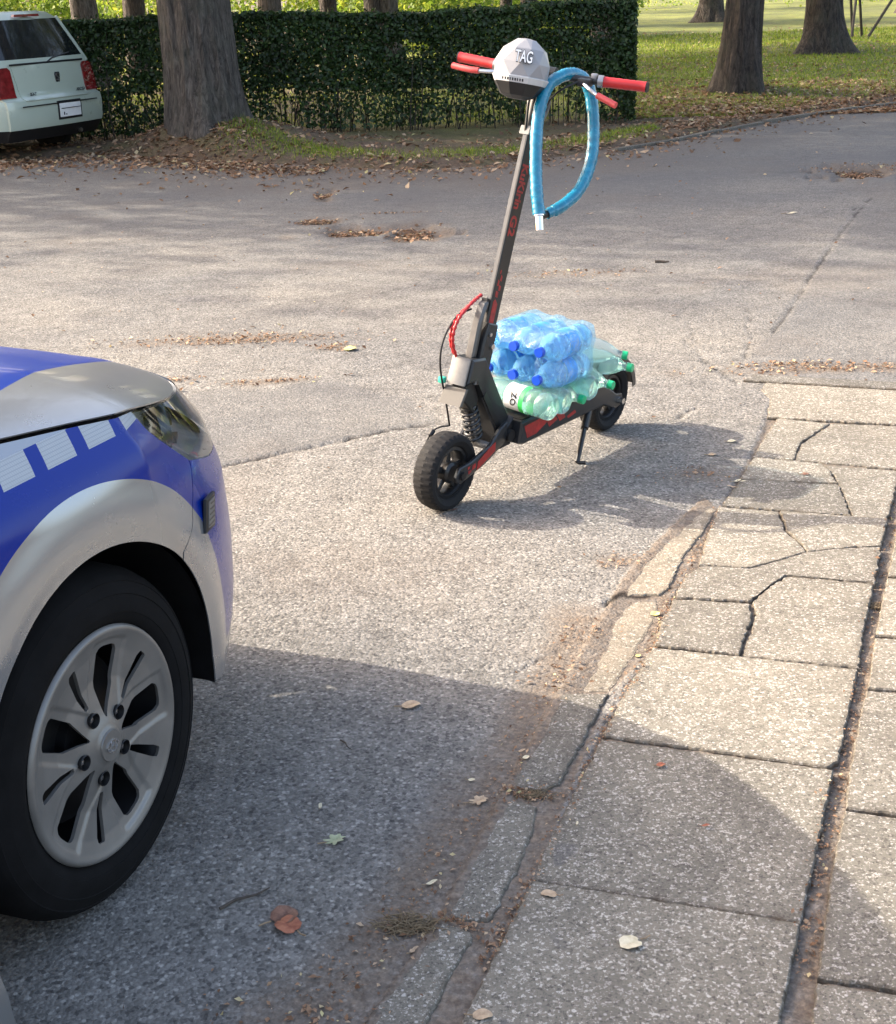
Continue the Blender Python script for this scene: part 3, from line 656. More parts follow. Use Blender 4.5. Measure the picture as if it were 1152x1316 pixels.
def thicket():
    # sunlit undergrowth far behind the hedge, reads as one mass
    P = []; r = RNG
    for i in range(95):
        c = np.array([r.uniform(-34, 5.0), r.uniform(38, 62), 0]); c[2] = r.uniform(.3, 2.6) * (1 if c[0] < 4 else .8); k = 900
        q = r.normal(size=(k, 3)); q /= np.linalg.norm(q, axis=1, keepdims=True); q *= (r.uniform(.5, 1, (k, 1)) ** .5) * np.array([1.7, 1.1, 1.2]); P.append(c + q)
    for i in range(50):
        c = np.array([r.uniform(-6, 40), r.uniform(75, 95), r.uniform(.4, 2.4)]); k = 350
        q = r.normal(size=(k, 3)); q /= np.linalg.norm(q, axis=1, keepdims=True); q *= (r.uniform(.5, 1, (k, 1)) ** .5) * np.array([2.4, 1.3, 1.6]); P.append(c + q)
    P = np.concatenate(P); P = P[P[:, 2] > 0]; N = r.normal(size=P.shape) + np.array([0, -.4, 1.0]); N[:, 0] -= .5
    tint = r.beta(2, 2, len(P)) + .4 * vnoise(P[:, 0], P[:, 2], .5, 60)
    o = link('thicket', leaf_cloud('thicket', P, N, .15, MAT['thicket_leaf'], tint, aspect=.8)); tag(o, 'sunlit yellow-green undergrowth far behind the hedge', 'undergrowth', kind='stuff')
thicket()

def grass():
    r = RNG; n = 120000
    T = r.uniform(0, 1, n) ** 1.7 * 26 + .15; xx = r.uniform(-.34, .36, n); Y = 15.3 + T + 1.5; X = xx * (Y * .98)
    ye = np.interp(np.clip(X, -14, 16), EX, EY); Yv = ye + r.uniform(0, 1.1, n)
    verge = (r.uniform(0, 1, n) < .38) & (X > -2.2) & (X < 2.4); Y = np.where(verge, Yv, Y); t = Y - ye
    dens = sm(.1, 1.0, t) * (.35 + .65 * sm(-.25, .25, vnoise(X, Y, 1.1, 70) + np.where(X > 2.2, .08 * t - .25, -.05)))
    keep = (r.uniform(0, 1, n) < dens) & ~((X < 2.3) & (Y > 16.2) & (Y < 17.3)); X, Y, T = X[keep], Y[keep], T[keep]; n = len(X); Z = lawn_h(X, Y) - .005
    a = r.uniform(0, 6.28, n); s = r.uniform(.02, .055, n) * (1 + T / 30); w = .004 * (1 + (Y - 14) / 9)
    dx, dy = np.cos(a), np.sin(a); L = r.normal(0, .5, (n, 2)) * s[:, None]
    V = np.stack([np.stack([X - dx * w, Y - dy * w, Z], 1), np.stack([X + dx * w, Y + dy * w, Z], 1), np.stack([X + L[:, 0], Y + L[:, 1], Z + s], 1)], 1).reshape(-1, 3)
    me = mesh_of('grass', V, np.arange(3 * n).reshape(-1, 3), MAT['grass']); at_ = me.attributes.new('tint', 'FLOAT', 'POINT'); at_.data.foreach_set('value', np.repeat(r.beta(2, 2.5, n), 3).astype(np.float32))
    tag(link('grass', me), 'short patchy grass of the lawn and verge', 'grass', kind='stuff')
grass()

def litter():
    """fallen leaves too many to count: verge, lawn edge, potholes, gutters"""
    r = RNG; PX_, PY_, S_ = [], [], []
    def put(x, y, s): PX_.append(x); PY_.append(y); S_.append(s)
    n = 70000; X = r.uniform(-8, 11, n); t = np.where(r.uniform(0, 1, n) < .5, r.gamma(1.6, .7, n), -r.gamma(1.2, .55, n)); Y = np.interp(X, EX, EY) + t
    d = np.where(t > 0, .30 + .7 * sm(-.1, .5, vnoise(X, Y, 1.3, 80)) * np.exp(-t / 4), .25 * np.exp(t / .9)) * np.where((X > 2.4) & (t > 0), .85, .42)
    d = np.where((X < -1) & (t < 0), .55 * np.exp(t / 1.6) * (.3 + sm(-.2, .5, vnoise(X, Y, 1.1, 81))), d); d = np.maximum(d, .9 * np.exp(-((X - T1[0]) ** 2 + (Y - T1[1]) ** 2) / .9))
    k = r.uniform(0, 1, n) < d; put(X[k], Y[k], r.uniform(.028, .075, k.sum()))
    n = 17000; Y = 17 + 30 * r.uniform(0, 1, n) ** 2.2; X = r.uniform(.12, .42, n) * Y; k = r.uniform(0, 1, n) < .25 + .75 * sm(-.2, .3, vnoise(X, Y, .7, 82) + .25 * sm(23, 17, Y)); X, Y = X[k], Y[k]; put(X, Y, r.uniform(.045, .085, len(X)))
    for c, a, b, dp in POT:
        m = int(900 * a * b / .25) + 90; q = r.normal(size=(m, 2)) * .5; put(c[0] + q[:, 0] * a * .75, c[1] + q[:, 1] * b * .8, r.uniform(.012, .04, m))
    for (p_, a, b, s) in SAND:
        c = at(*p_); m = int(5200 * a * b * s) + 40; q = r.normal(size=(m, 2)) * .5; put(c[0] + q[:, 0] * a, c[1] + q[:, 1] * b, r.uniform(.004, .015, m) * (1.6 if c[1] > 5 else 1))
    m = 500; X = r.uniform(-4, 4, m); Y = r.uniform(4, 14, m); put(X, Y, r.uniform(.008, .03, m))
    for L, m, w in ((DIRTLINE, 500, .03), (pl([(620, 1240), (690, 1120), (770, 950), (838, 836), (862, 770), (925, 655)]), 900, .010), (pl([(1030, 1250), (1055, 1090), (1080, 990), (1108, 860), (1128, 750), (1148, 640)]), 700, .012), (pl([(650, 1020), (700, 1024)]), 160, .012), (pl([(565, 1184), (615, 1195)]), 120, .012)):
        s_ = r.uniform(0, len(L) - 1.001, m); i = s_.astype(int); f = s_ - i; L = np.array(L); q = L[i] * (1 - f)[:, None] + L[i + 1] * f[:, None] + r.normal(size=(m, 2)) * w; put(q[:, 0], q[:, 1], r.uniform(.003, .011, m))
    X = np.concatenate(PX_); Y = np.concatenate(PY_); S = np.concatenate(S_)
    t = Y - np.interp(X, EX, EY); Z = np.where(t > -.12, np.maximum(lawn_h(X, Y), height(X, Y)), height(X, Y))
    tops = np.zeros(len(X), bool)
    for P in SL[:15]: tops |= inside(X, Y, P)
    for P, m_, z_ in KS: tops |= inside(X, Y, P)
    Z = np.where(tops, .008, Z) + .003 + S * .10
    ok = ~(tops & (S > .009) & (RNG.uniform(0, 1, len(X)) < .8)); X, Y, Z, S = X[ok], Y[ok], Z[ok], S[ok]
    N = r.normal(size=(len(X), 3)) * .38 + np.array([0, 0, 1]); tint = r.beta(2.4, 1.7, len(X)); 
    n = len(X); me = leaf_cloud('leaf_litter', np.stack([X, Y, Z], 1), N, S[:, None], MAT['dry_leaf'], tint)
    tag(link('leaf_litter', me), 'scattered dry brown leaves and crumbs along verge, gutter and potholes', 'leaf litter', kind='stuff')
litter()

# three dark stakes at the top right
st = thing('stake_frame', 'dark slanted stakes standing on the lawn at the top right corner', 'stakes', tuple(at(1110, 50, 0)))
o0 = at(1110, 50, 0)
for (a, b) in (((1094, 53), (1105, -40)), ((1108, 49), (1103, -40)), ((1113, 52), (1185, -60)), ((1096, 50), (1092, -40))):
    p = at(*a, 0) - o0; zt = 2.6; d = _R * (b[0] - CX) / FPX - _U * (b[1] - CY) / FPX + _F; q = np.array([0, 0, CH]) + d * ((o0[1]) / d[1]) - o0
    MB().tube([p, p + (q - p) * 1.0], .035, 8).build('stake', MAT['wood'], st)
# ------------------------------------------------------------------ surfaces trimmed along curves (car panels)
def trimmed(name, pts, quads, sds, mat, parent, thick=.0, xf=None):
    """pts: list of Vector; quads: index tuples; sds: functions of a point, kept where > 0; edges fall exactly on the curve"""
    V = [Vector(p) for p in pts]; F = [list(q) for q in quads]
    for sd in sds:
        val = {}; cut = {}; G_ = []
        def gv(i):
            if i not in val: val[i] = sd(V[i])
            return val[i]
        for q in F:
            vals = [gv(i) for i in q]
            if min(vals) >= 0: G_.append(q); continue
            if max(vals) <= 0: continue
            new = []
            for a in range(len(q)):
                i, j = q[a], q[(a + 1) % len(q)]; vi, vj = vals[a], vals[(a + 1) % len(q)]
                if vi >= 0: new.append(i)
                if (vi >= 0) != (vj >= 0) and vi != 0:
                    key = (min(i, j), max(i, j))
                    if key not in cut:
                        t = vi / (vi - vj); V.append(V[i].lerp(V[j], t)); cut[key] = len(V) - 1; val[len(V) - 1] = 0.0
                    new.append(cut[key])
            u = []; [u.append(k) for k in new if k not in u]
            if len(u) >= 3: G_.append(u)
        F = G_
    used = sorted({i for q in F for i in q}); mp = {k: n for n, k in enumerate(used)}
    VV = [xf(V[i]) if xf else V[i] for i in used]; FF = [[mp[i] for i in q] for q in F]
    me = bpy.data.meshes.new(name); me.from_pydata([tuple(v) for v in VV], [], FF)
    bm = bmesh.new(); bm.from_mesh(me); bmesh.ops.remove_doubles(bm, verts=bm.verts[:], dist=1e-6)
    for f_ in bm.faces: f_.smooth = True
    for e in bm.edges: e.smooth = not e.is_boundary
    bm.to_mesh(me); bm.free(); me.materials.append(mat); o = link(name, me, parent)
    if thick:
        m = o.modifiers.new('thickness', 'SOLIDIFY'); m.thickness = thick; m.offset = -1; m.use_even_offset = False
    return o

# ------------------------------------------------------------------ patrol car
CAR_A = math.radians(67.7); cvec = np.array([math.cos(CAR_A), math.sin(CAR_A), 0]); lvec = np.array([-cvec[1], cvec[0], 0])
CORG = np.array([-.609, 2.168, 0]) + lvec * .85
car = thing('police_car', 'silver and blue police patrol car parked at the left, nose towards the scooter', 'police car', tuple(CORG), CAR_A)

def livery_material():
    g = NT('silver_blue_livery'); s = g.sep(g.obj); x, y, z = s[0], s[1], s[2]
    dz = g.mth('SUBTRACT', z, .315); r = g.mth('SQRT', g.mth('ADD', g.mth('MULTIPLY', x, x), g.mth('MULTIPLY', dz, dz)))
    zs = .866
    blue = g.mth('MULTIPLY', g.mth('GREATER_THAN', r, .470), g.mth('LESS_THAN', z, zs)); blue = g.mth('MULTIPLY', blue, g.mth('GREATER_THAN', z, .30)); blue = g.mth('MULTIPLY', blue, g.mth('LESS_THAN', x, .72))
    ph = g.mth('FRACT', g.mth('DIVIDE', g.mth('ADD', g.mth('ADD', x, 10.0 * .112 + .012), g.mth('MULTIPLY', g.mth('SUBTRACT', z, .85), -.55)), .112))
    sq = g.mth('MULTIPLY', g.mth('LESS_THAN', ph, .70), g.mth('GREATER_THAN', z, zs - .036)); sq = g.mth('MULTIPLY', sq, g.mth('LESS_THAN', z, zs)); sq = g.mth('MULTIPLY', sq, g.mth('LESS_THAN', x, .45))
    wf = g.mth('LESS_THAN', g.mth('FRACT', g.mth('MULTIPLY', z, 190.0)), .22); wx = g.mth('LESS_THAN', g.mth('FRACT', g.mth('MULTIPLY', x, 190.0)), .15)
    sqc = g.mix(g.mth('MULTIPLY', g.mth('MAXIMUM', wf, wx), .45), (.34, .37, .39), (.17, .185, .21))
    fl = g.noise(900, 2); silver = g.ramp(fl, [(.1, (.330, .348, .368)), (.9, (.350, .368, .388))]); dust = g.noise(6, 6, .7)
    col = g.mix(blue, silver, (.0002, .018, .20)); col = g.mix(sq, col, sqc)
    lowd = g.mth('MULTIPLY', g.ramp(z, [(.15, .55), (.55, .0)]), g.ramp(dust, [(.3, .4), (.7, 1.0)])); col = g.mix(lowd, col, (.22, .20, .17))
    met = g.mth('MULTIPLY', g.mth('SUBTRACT', 1.0, g.mth('MAXIMUM', blue, sq)), .72); 
    g.set(Base_Color=col, Metallic=met, Roughness=g.mth('ADD', g.ramp(dust, [(.3, .24), (.7, .29)]), g.mth('MULTIPLY', sq, .2)))
    g.b.inputs['Coat Weight'].default_value = .22; g.b.inputs['Coat IOR'].default_value = 1.4; g.b.inputs['Coat Roughness'].default_value = .03; g.b.inputs['Specular IOR Level'].default_value = .2
    return g.m
def hood_material():
    g = NT('bonnet_livery'); s = g.sep(g.obj); x, y = s[0], s[1]; ay = g.mth('ABSOLUTE', y)
    lim = g.mth('MULTIPLY_ADD', x, -.325, .672); blue = g.mth('LESS_THAN', ay, lim)
    fl = g.noise(900, 2); silver = g.ramp(fl, [(.1, (.330, .348, .368)), (.9, (.350, .368, .388))])
    col = g.mix(blue, silver, (.0006, .030, .28)); dust = g.noise(5, 6, .7)
    g.set(Base_Color=col, Metallic=g.mth('MULTIPLY_ADD', blue, -.45, .72), Roughness=g.ramp(dust, [(.3, .27), (.7, .30)]))
    g.b.inputs['Coat Weight'].default_value = .22; g.b.inputs['Coat IOR'].default_value = 1.4; g.b.inputs['Coat Roughness'].default_value = .03; g.b.inputs['Specular IOR Level'].default_value = .2; return g.m
MAT['livery'] = livery_material(); MAT['hood'] = hood_material()
MAT['tyre'] = plain('tyre_rubber', (.0065, .0065, .007), .9, var=.3, vs=20, bump=.2, spec=.12)
MAT['cover'] = plain('wheel_cover_silver', (.185, .180, .170), .42, .45, .14, 12)
MAT['lamp_chrome'] = plain('lamp_chrome', (.16, .165, .17), .35, .7, .1)
MAT['lamp_dark'] = plain('lamp_housing', (.42, .43, .44), .3, .3, .3)
def lens():
    g = NT('clear_lens'); tr = g.t.nodes.new('ShaderNodeBsdfTransparent'); gl = g.t.nodes.new('ShaderNodeBsdfGlossy'); gl.inputs['Roughness'].default_value = .04
    tr.inputs[0].default_value = (.86, .89, .9, 1); fr = g.t.nodes.new('ShaderNodeFresnel'); fr.inputs[0].default_value = 1.5; mx = g.t.nodes.new('ShaderNodeMixShader')
    g.l(g.mth('ADD', fr.outputs[0], .05), mx.inputs[0]); g.l(tr.outputs[0], mx.inputs[1]); g.l(gl.outputs[0], mx.inputs[2]); g.l(mx.outputs[0], g.out.inputs[0]); return g.m
MAT['lens'] = lens()

X0 = .20; XR = -3.05; RW = (0.0, .315); RWB = -2.65; ZB = .14
PA, PB = 1.6, 3.0
def phi_of(x, A): return math.asin(min(1.0, max(0.0, (x - X0) / A)) ** (PA / 2))
def lerp(x, xs, ys): return float(np.interp(x, xs, ys))
def Bz(z): return lerp(z, [.04, .12, .22, .32, .45, .60, .70, .77, .80, .84, .875, .91, .96], [.935, .925, .895, .872, .876, .876, .868, .858, .846, .812, .778, .745, .70])
def Az(z): return lerp(z, [.10, .2, .35, .45, .6, .7, .78, .85], [.66, .72, .79, .80, .785, .74, .68, .62])
def Bfront(z): return lerp(z, [.10, .3, .5, .6, .70, .76, .80, .87], [.85, .87, .872, .868, .85, .815, .79, .745])
def ztop(x): return lerp(x, [-3.4, -2.2, -1.2, -.5, -.08, .09, .27, .51, .70, .80, .97], [.95, .95, .93, .915, .888, .868, .845, .797, .770, .755, .748])
def side_pt(s, z):
    """s: distance along the side; past X0 it turns the corner (s in radians there, 0..pi/2)"""
    k = sm(0, .5, s) if s > 0 else 0
    if s <= XR:
        a = (XR - s); x = XR - .34 * math.sin(a); return Vector((x, -Bz(z) * math.cos(a), z))
    if s <= X0:
        y = Bz(z) - .02 * (max(0, abs(s + 1.4) - 1.4) ** 1.2) * .0; x = s
    else:
        a = s - X0; x = X0 + Az(z) * math.sin(a) ** (2 / PA); b = Bz(z) + (Bfront(z) - Bz(z)) * min(1, a / .5); y = b * max(0.0, math.cos(a)) ** (2 / PB)
    r = math.hypot(x, z - .315); rb = math.hypot(x - RWB, z - .315)
    for q in (r, rb):
        if q < .475: y += .006 * float(sm(.475, .415, q))
        if q < .40: y -= .006 * float(sm(.40, .36, q))
    return Vector((x, -y, z))
ss = np.concatenate([XR - np.linspace(1.57, .08, 12), np.arange(XR, -.75, .06), np.arange(-.75, X0, .02), X0 + np.linspace(0, math.pi / 2, 80)])
zz = np.concatenate([np.arange(.04, .58, .02), np.arange(.58, .97, .0125)])
SP = [side_pt(s, z) for s in ss for z in zz]; nz = len(zz); SQ = [(i * nz + j, (i + 1) * nz + j, (i + 1) * nz + j + 1, i * nz + j + 1) for i in range(len(ss) - 1) for j in range(nz - 1)]
LX = [.262, .272, .30, .40, .55, .68, .80]; LZ = [.875, .812, .785, .712, .668, .648, .640]
def lampf(p): return min(p.z - lerp(p.x, LX, LZ), p.x - .262, .88 - p.x)
SXZ = [.10, .585, .62, .66, .70, .712]; SXX = [.20, .262, .325, .365, .392, .400]
def seamf(p): return lerp(p.z, SXZ, SXX) - p.x          # > 0 behind the wing/bumper seam
def arch(p): return min(math.hypot(p.x, p.z - RW[1]) - .362, max(p.z - .45 + (p.x + .415) * 1.2, abs(p.x + .05) - .367) if p.x < 0 else 9)
def archr(p): return math.hypot(p.x - RWB, p.z - RW[1]) - .362
def topf(p): return ztop(p.x) - p.z - .003
G2 = .0022
def bottomf(p): return p.z - (lerp(p.x, [-3.4, -3, -.40, -.36, .3, .5, .97], [.2, .16, .05, .05, .27, .245, .22]))
def grillf(p): return min(.66 - p.z, p.z - .33, .62 - abs(p.y)) if p.x > .5 else -1
for flip in (1, -1):
    xf = (lambda p: p) if flip == 1 else (lambda p: Vector((p.x, -p.y, p.z)))
    q = SQ if flip == 1 else [tuple(reversed(a)) for a in SQ]
    w = trimmed('wing', SP, q, [topf, bottomf, arch, lambda p: p.x + .55, lambda p: seamf(p) - G2, lambda p: -lampf(p) - G2 if p.x < .6 else 1], MAT['livery'], car, .0 if flip == -1 else .0025, xf)
    b = trimmed('bumper', SP, q, [topf, bottomf, arch, lambda p: -seamf(p) - G2, lambda p: -lampf(p) - G2, lambda p: -grillf(p)], MAT['livery'], car, .0025, xf)
    trimmed('grille', SP, q, [grillf], MAT['black'], car, .0, lambda p, xf=xf: xf(p - Vector((.02, 0, 0))))
    trimmed('front_door', SP, q, [topf, bottomf, lambda p: -p.x - .555, lambda p: p.x + 1.55], MAT['livery'], car, .0025, xf)
    trimmed('rear_door', SP, q, [topf, bottomf, archr, lambda p: -p.x - 1.556, lambda p: p.x + 2.45], MAT['livery'], car, .0025, xf)
    trimmed('rear_quarter', SP, q, [topf, bottomf, archr, lambda p: -p.x - 2.455], MAT['livery'], car, .0025, xf)
    hl = trimmed('headlight', SP, q, [topf, lampf], MAT['lens'], car, 0, lambda p, xf=xf: xf(p))
    def inner(p, xf=xf):
        d = .055; k = min(1, max(0, min(lampf(p), topf(p)) / .02)); return xf(Vector((p.x - d * .8 * k * float(sm(.25, .5, p.x)), p.y + d * k, p.z - .004)))
    trimmed('lamp_housing', SP, q, [topf, lampf], MAT['lamp_dark'], hl, 0, inner)
    for (x, y, z, r_) in ((.47, -.685, .735, .046), (.63, -.57, .715, .042)):
        MB().lathe([(r_ * .2, -.03), (r_ * .8, -.005), (r_, .02), (r_ * 1.08, .022), (r_ * 1.1, 0)], Matrix.Translation(xf(Vector((x, y, z)))) @ Matrix.Rotation(-.55 * flip, 4, 'Z') @ Matrix.Rotation(math.pi / 2, 4, 'Y'), 20).build('reflector', MAT['lamp_chrome'], hl)
    mb = MB()
    for k in range(5):
        x = .34 + .06 * k; p = side_pt(X0 + phi_of(x, .75), .74 + .0 * k); mb.box(xf(Vector((x - .01, p.y + .05, lerp(x, LX, LZ) + .028))), (.05, .012, .010), Matrix.Rotation(.5 * flip, 3, 'Z'))
    o_ = mb.build('reflector_strip', MAT['light_grey'], hl); o_['kind'] = 'stuff'
# small square badge on the bumper corner
s_b = X0 + phi_of(.415, .785); pb = side_pt(s_b, .600); tb = (side_pt(s_b + .02, .606) - side_pt(s_b - .02, .606)).normalized(); nb = Vector((tb.y, -tb.x, 0)); 
def bf(x, y, h): return pb + tb * (x * 1.6) + Vector((0, 0, y)) + nb * h
bd = MB().prism([(-.030, -.026), (-.014, .034), (.028, .028), (.014, -.036)], -.001, .008, bf, .002).build('marker_lamp', MAT['black'], car)
MB().prism([(-.020, -.020), (-.008, .026), (.020, .022), (.010, -.028)], .007, .0095, bf).build('marker_lens', MAT['light_grey'], bd)
mb = MB()
for k in range(5): mb.prism([(-.018 + .004 * k, -.018 + k * .009), (-.018 + .004 * k, -.015 + k * .009), (.012 + .002 * k, -.020 + k * .009), (.012 + .002 * k, -.023 + k * .009)], .0095, .0102, bf)
mb.build('marker_bars', MAT['graphite'], bd)

# bonnet
xs = np.concatenate([np.arange(-.60, .30, .03), X0 + (.6785) * np.sin(np.linspace(0.001, math.pi / 2 * .995, 34))]); us = np.sin(np.linspace(-math.pi / 2, math.pi / 2, 61))
HV = []
for x in xs:
    zt = ztop(x)
    if x <= X0: hw = Bz(zt) - .004
    else: hw = (lerp(x, [.2, .5, .93], [Bz(ztop(.2)), .80, .79])) * max(0.0, 1 - ((x - X0) / .6801) ** PA) ** (1 / PB) - .004
    hw = max(hw, .01); rise = lerp(x, [-.6, .1, .5, .72, .88], [.10, .080, .070, .045, .0])
    for u in us:
        a = abs(u); c = .62 * (1 - a ** 2.2) + .38 * (1 - a ** 9)
        cr = .010 * math.exp(-((a - .72) / .07) ** 2) * min(1, (.93 - x) / .3)
        HV.append(Vector((x + (0.0 if x > -.58 else -.0), hw * u, zt + .002 + rise * c + cr * (1 - a))))
nu = len(us); HQ = [(i * nu + j, (i + 1) * nu + j, (i + 1) * nu + j + 1, i * nu + j + 1) for i in range(len(xs) - 1) for j in range(nu - 1)]
trimmed('bonnet', HV, HQ, [lambda p: p.x + .55], MAT['hood'], car, -.003)
# cabin: windscreen, roof, side glass, pillars (outside the frame, kept simple)
def section(x): # half width and height of the greenhouse
    return lerp(x, [-.55, -1.25, -2.6, -3.35], [.70, .58, .57, .62]), lerp(x, [-.55, -1.25, -1.9, -2.6, -3.35], [.985, 1.42, 1.46, 1.43, 1.0])
mb = MB(); V = []; xl = list(np.linspace(-1.2, -2.75, 12)); 
for x in xl:
    hw, hz = section(x)
    for u in np.linspace(-1, 1, 17): V.append((x, hw * u, hz + .02 * (1 - u * u)))
mb.add(V, [(i * 17 + j, i * 17 + j + 1, (i + 1) * 17 + j + 1, (i + 1) * 17 + j) for i in range(len(xl) - 1) for j in range(16)]); mb.build('roof', MAT['hood'], car)
mb = MB(); V = []
for x in (-.54, -.8, -1.0, -1.2):
    hw, hz = section(x)
    for u in np.linspace(-1, 1, 13): V.append((x + .10 * (1 - u * u) * (1 if x > -1.1 else .4), hw * u, hz))
mb.add(V, [(i * 13 + j, i * 13 + j + 1, (i + 1) * 13 + j + 1, (i + 1) * 13 + j) for i in range(3) for j in range(12)]); mb.build('windscreen', MAT['dark_glass'], car)
for s_ in (-1, 1):
    mb = MB(); V = []; xl = [-.56, -.8, -1.0, -1.25, -1.7, -2.2, -2.6, -3.0, -3.3]
    for x in xl:
        hw, hz = section(x); V += [(x, s_ * (Bz(.93) - .012), .93), (x, s_ * hw, hz)]
    mb.add(V, [(2 * i, 2 * i + 2, 2 * i + 3, 2 * i + 1) for i in range(len(xl) - 1)]); mb.build('side_glass', MAT['dark_glass'], car)
    mb = MB()
    for xa, xb in ((-.56, -1.22), (-1.62, -1.66), (-2.95, -2.7)):
        MB().tube([(xa, s_ * (Bz(.93) - .005), .94), (xb, s_ * section(xb)[0], section(xb)[1])], .028, 8).build('pillar', MAT['livery'], car)
    mb = MB().ball((-.78, s_ * .99, 1.02), (.06, .10, .065)); mb.cyl((-.74, s_ * .86, .96), (-.77, s_ * .95, 1.0), .02); mb.build('door_mirror', MAT['livery'], car)
hw, hz = section(-2.75); MB().add([(-2.74, -hw, hz), (-2.74, hw, hz), (-3.38, .68, .95), (-3.38, -.68, .95)], [(0, 1, 2, 3)]).build('rear_window', MAT['dark_glass'], car)
MB().box((-1.3, 0, .30), (3.9, 1.1, .22)).box((-1.32, 0, .28), (1.95, 1.6, .18)).box((.55, 0, .42), (.3, 1.44, .42), None, .08).build('underbody', MAT['black'], car)  # plain boxes for the underside, put in to block light through the body
MB().box((.33, 0, .45), (.84, 1.12, .50), None, .03).build('bonnet_light_block', MAT['black'], car)  # opaque core added under the bonnet to stop sunlight leaking through the car
MB().box((-.56, 0, .955), (.14, 1.36, .05)).build('scuttle', MAT['black'], car)
MB().box((-1.2, 0, .65), (1.15, 1.50, .52), None, .05).box((-2.6, 0, .7), (1.0, 1.0, .4)).build('interior', MAT['black'], car)

def wheel(xc, side):
    t = link('wheel', None, car); y0 = side * .85; S = -1 if side > 0 else 1      # outer face towards side
    # frame: local X = car x, local Y up, local Z outward
    M4 = Matrix(((1, 0, 0, xc), (0, 0, side, y0), (0, 1, 0, .3155), (0, 0, 0, 1)))
    if side > 0: M4 = Matrix(((-1, 0, 0, xc), (0, 0, 1, y0), (0, 1, 0, .3155), (0, 0, 0, 1)))
    prof = [(.196, -.19), (.205, -.205), (.262, -.217), (.298, -.205), (.3135, -.180), (.3155, -.115), (.3135, -.050), (.3065, -.030), (.298, -.016), (.2965, -.0145), (.290, -.0085), (.288, -.0095), (.268, .000), (.2665, -.0015), (.250, .0022), (.236, .0015), (.2355, .0002), (.226, -.0015), (.2205, -.006), (.2145, -.0095), (.213, -.015)]
    mb = MB().lathe(prof, M4, 96); mb.build('tyre', MAT['tyre'], t, True, 50)
    MB().lathe([(.213, -.02), (.205, -.03), (.196, -.06), (.19, -.17), (.03, -.13)], M4, 48).lathe([(.0, -.09), (.14, -.09), (.14, -.075), (.06, -.07), (.06, -.05), (.0, -.05)], M4, 40).build('rim', MAT['black'], t)
    # cover disc: polar grid, dished, with cut windows
    P = []; rr = np.concatenate([[0.0005], np.linspace(.012, .214, 62)]); NA = 260; a0 = math.radians(111)
    def face(r, a):
        k = math.cos(5 * (a - a0)); base = lerp(r, [0, .030, .034, .07, .12, .17, .195, .206, .2125, .214], [.004, .0035, -.001, -.009, -.016, -.010, -.003, .001, -.002, -.008])
        d = ((a - a0 + math.pi / 5) % (2 * math.pi / 5)) - math.pi / 5; w = abs(d) * r        # distance from the lug spoke axis
        e = abs((d % (math.pi * 2 / 5)) - math.pi / 5) if d > 0 else abs(abs(d) - math.pi / 5); w2 = e * r
        base += -.004 * float(sm(.050, .044, w2)) * float(sm(.035, .06, r)) * float(sm(.193, .188, r))
        lug = math.hypot(r * math.cos(a) - 0, 0)
        return base
    for r in rr:
        for k in range(NA):
            a = 2 * math.pi * k / NA; P.append(Vector((r * math.cos(a), r * math.sin(a), face(r, a))))
    Q = [(i * NA + k, i * NA + (k + 1) % NA, (i + 1) * NA + (k + 1) % NA, (i + 1) * NA + k) for i in range(len(rr) - 1) for k in range(NA)]
    def poly_sd(poly):
        def f_(u, v):
            d = -1e9; n = len(poly)
            for i in range(n):
                x0, y0 = poly[i]; x1, y1 = poly[(i + 1) % n]; L = math.hypot(x1 - x0, y1 - y0); d = max(d, ((u - x0) * (y1 - y0) - (v - y0) * (x1 - x0)) / L)
            return d          # negative inside for counter-clockwise
        return f_
    big = poly_sd([(.050, -.002), (.104, -.026), (.166, -.029), (.175, -.023), (.178, -.012), (.178, .012), (.175, .023), (.166, .029), (.104, .026), (.050, .002)])
    sml = poly_sd([(.088, -.005), (.168, -.011), (.180, -.009), (.180, .009), (.168, .011), (.088, .005)])
    def cuts(p):
        r = math.hypot(p.x, p.y); a = math.atan2(p.y, p.x); d = ((a - a0 + math.pi / 5) % (2 * math.pi / 5)) - math.pi / 5
        v1 = sml(r * math.cos(d), r * math.sin(d)); d2 = ((a - a0) % (2 * math.pi / 5)) - math.pi / 5; v2 = big(r * math.cos(d2), r * math.sin(d2))
        u, v = r * math.cos(d) - .062, r * math.sin(d); return min(v1, v2, math.hypot(u, v) - .0125)
    cv = trimmed('wheel_cover', P, Q, [cuts], MAT['cover'], t, .007, lambda p: M4 @ p)
    cv.modifiers[0].offset = 1 if side < 0 else -1
    for k in range(5):
        a = a0 + k * 2 * math.pi / 5; c = Vector((.062 * math.cos(a), .062 * math.sin(a), 0))
        L4 = M4 @ Matrix.Translation(c)
        MB().lathe([(.0140, -.006), (.0128, -.0045), (.0120, -.008), (.0112, -.032), (0, -.032)], L4, 24).build('lug_well', MAT['black'], t)
        MB().lathe([(.0085, -.032), (.0085, -.016), (.0055, -.0125), (0, -.0118)], L4, 6).build('lug_nut', MAT['steel'], t, False)
    MB().lathe([(.0295, .0035), (.028, .0062), (.0, .0075)], M4, 40).build('hub_cap', MAT['cover'], t)
    # oval emblem with a slanted letter
    em = MB(); ov = lambda k, q: (math.cos(k) * .0165 * q, math.sin(k) * .0115 * q)
    n = 36
    for lay in (0, 1):
        pass
    V = []; 
    for k in range(n):
        a = 2 * math.pi * k / n
        for q, hh in ((1.0, .0065), (1.0, .0092), (.84, .0092), (.84, .0065)): x, y = ov(a, q); V.append(M4 @ Vector((x, y, hh)))
    em.add(V, [(4 * k + j, 4 * ((k + 1) % n) + j, 4 * ((k + 1) % n) + j + 1, 4 * k + j + 1) for k in range(n) for j in range(3)])
